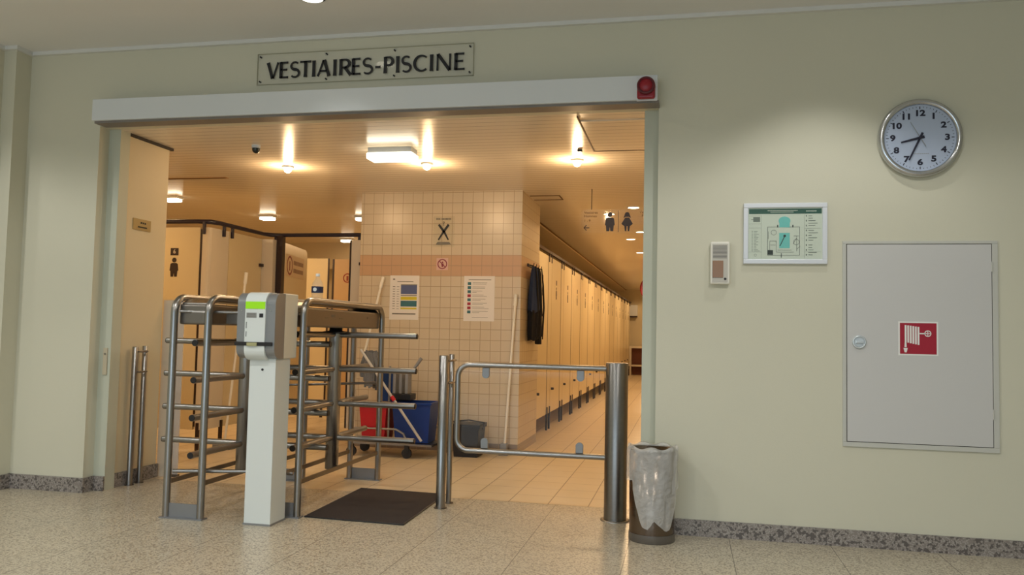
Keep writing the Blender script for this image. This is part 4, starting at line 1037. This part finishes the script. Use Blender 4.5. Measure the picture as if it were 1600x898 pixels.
MB().box((-5.43, 7.455, ZO-0.007), (-4.57, 7.485, ZO-0.004)).build('slot', MATS['brown_edge'], t)

# ------------------------------------------------------------------ cleaning trolley, mops and buckets
def bucket(mb, x0, x1, y0, y1, z0, z1, taper=0.03):
    a = [(x0+taper, y0+taper, z0), (x1-taper, y0+taper, z0), (x1-taper, y1-taper, z0), (x0+taper, y1-taper, z0)]
    b = [(x0, y0, z1), (x1, y0, z1), (x1, y1, z1), (x0, y1, z1)]
    w_ = 0.008
    c = [(x0+w_, y0+w_, z1), (x1-w_, y0+w_, z1), (x1-w_, y1-w_, z1), (x0+w_, y1-w_, z1)]
    d = [(x0+taper+w_, y0+taper+w_, z0+w_), (x1-taper-w_, y0+taper+w_, z0+w_), (x1-taper-w_, y1-taper-w_, z0+w_), (x0+taper+w_, y1-taper-w_, z0+w_)]
    mb.add(a+b+c+d, [(3, 2, 1, 0)]+[(i, (i+1) % 4, (i+1) % 4+4, i+4) for i in range(4)]+[(i+4, (i+1) % 4+4, (i+1) % 4+8, i+8) for i in range(4)]+[(i+8, (i+1) % 4+8, (i+1) % 4+12, i+12) for i in range(4)]+[(12, 13, 14, 15)])
    lip = 0.012
    mb.box((x0-lip, y0-lip, z1-0.02), (x1+lip, y0, z1)).box((x0-lip, y1, z1-0.02), (x1+lip, y1+lip, z1)).box((x0-lip, y0, z1-0.02), (x0, y1, z1)).box((x1, y0, z1-0.02), (x1+lip, y1, z1))
    return mb
t = thing('cleaning_trolley', (-2.85, 7.95, 0), 'cleaning trolley with red and blue buckets in front of the tiled wall', 'cleaning trolley')
mb = MB()
mb.tube([(-3.26, 7.80, 0.13), (-3.26, 7.80, 0.26), (-3.22, 7.80, 0.28), (-2.80, 7.80, 0.28), (-2.72, 7.80, 0.24), (-2.68, 7.80, 0.16), (-2.68, 7.80, 0.12)], 0.011, 10)
mb.tube([(-3.26, 8.15, 0.13), (-3.26, 8.15, 0.28), (-2.40, 8.15, 0.28), (-2.38, 8.15, 0.12)], 0.011, 10)
mb.box((-3.28, 7.78, 0.125), (-2.42, 8.17, 0.145))
mb.tube([(-2.885, 7.82, 0.14), (-2.885, 7.82, 0.90)], 0.011, 10)
mb.tube([(-2.885, 8.15, 0.14), (-2.885, 8.15, 0.86), (-2.885, 7.84, 0.86)], 0.011, 10)
mb.build('frame', STEEL, t)
bucket(MB(), -3.20, -2.91, 7.82, 8.12, 0.15, 0.505).build('red_bucket', REDP, t)
bucket(MB(), -2.86, -2.46, 7.84, 8.14, 0.15, 0.545).build('blue_bucket', BLUE, t)
MB().box((-3.09, 8.13, 0.52), (-2.89, 8.19, 0.82), 0.01).build('blue_bag', BLUE2, t)
mb = MB().box((-2.92, 7.92, 0.555), (-2.70, 8.10, 0.62), 0.008)
mb.build('wringer_base', BLACK, t)
mb = MB()
for k in range(3): mb.box((-2.90+k*0.065, 7.95, 0.62), (-2.87+k*0.065, 8.07, 0.86-0.02*k), 0.004)
mb.build('wringer_plates', GREYPL, t)
MB().tube([(-2.76, 8.0, 0.78), (-2.62, 8.0, 0.98)], 0.014, 10, True, [0.010, 0.018]).build('wringer_lever', GREYPL, t)
for x, y in ((-3.26, 7.80), (-2.68, 7.80), (-2.42, 8.15), (-3.26, 8.15)):
    MB().lathe((x, y+0.015, 0.05), [(0.05, 0), (0.05, 0.03)], 20, 'y', True).box((x-0.02, y-0.02, 0.05), (x+0.02, y+0.02, 0.13)).build('caster', BLACK, t)
t = thing('flat_mop', (-3.1, 7.7, 0.9), 'mop with grey strands and red collar laid across the trolley', 'mop')
MB().tube([(-3.17, 7.74, 1.06), (-2.52, 7.76, 0.18)], 0.013, 10).build('handle', mat('mop_handle_pale', (200, 196, 190), 0.4), t)
MB().cyl((-2.835, 7.750, 0.606), (-2.805, 7.751, 0.566), 0.020, 12).build('collar', REDP, t)
mb = MB(); rnd = random.Random(3)
for k in range(46):
    a = 2*PI*k/46; x = -3.09+0.125*math.cos(a)*(0.4+0.6*rnd.random()); y = 7.86+0.04*math.sin(a)
    z0 = 1.02+0.03*rnd.random(); z1 = 0.62+0.10*rnd.random()+abs(x+3.07)*0.9
    mb.tube([(x*0.5-3.12*0.5, y, z0), (x, y, (z0+z1)/2), (x+0.02*rnd.random()-0.01, y, z1)], 0.012, 6)
mb.build('strands', GREYM, t)
def stick(nm, a, b, r, m, label, head=None, cat='mop'):
    t = thing(nm, b, label, cat)
    A_, B_ = Vector(a), Vector(b)
    MB().cyl(a, b, r, 12).build('handle', m, t)
    MB().cyl(a, tuple(A_+(B_-A_).normalized()*0.12), r*1.45, 12).build('grip', m, t)
    if head: head(t)
    return t
stick('leaning_broom', (-3.215, 8.42, 1.83), (-3.36, 8.28, 0.95), 0.013, WHITEPL, 'pale broom handle leaning on the tiled wall behind the turnstile', None, 'broom')
def brush(t):
    MB().box((-1.86, 8.32, 0.03), (-1.79, 8.40, 0.12), 0.006).build('brush_block', GREYPL, t)
    MB().box((-1.87, 8.31, 0.0), (-1.78, 8.41, 0.035)).build('bristles', GREYM, t)
stick('floor_squeegee', (-1.745, 8.43, 1.66), (-1.82, 8.37, 0.10), 0.013, WHITEPL, 'white handled scrubber leaning on the right corner of tiled wall', brush, 'scrubber')
def pad(t):
    MB().box((-4.75, 7.72, 0.0), (-4.55, 7.84, 0.05), 0.006).build('pad', GREYPL, t)
stick('long_handled_mop', (-4.52, 7.86, 1.83), (-4.65, 7.78, 0.05), 0.013, WHITEPL, 'white handled mop standing before the sideways cubicle', pad, 'mop')
t = thing('black_bucket', (-2.16, 8.2, 0), 'black bucket with lid standing at the foot of the tiled wall', 'bucket')
bucket(MB(), -2.30, -2.02, 8.06, 8.34, 0.0, 0.31, 0.02).build('body', BLACK, t)
MB().box((-2.315, 8.045, 0.31), (-2.005, 8.355, 0.33), 0.006).build('lid', BLACK, t)
MB().tube([(-2.30, 8.2, 0.27), (-2.32, 8.2, 0.34), (-2.16, 8.2, 0.36), (-2.0, 8.2, 0.34), (-2.02, 8.2, 0.27)], 0.006, 8).build('handle', BLACK, t)
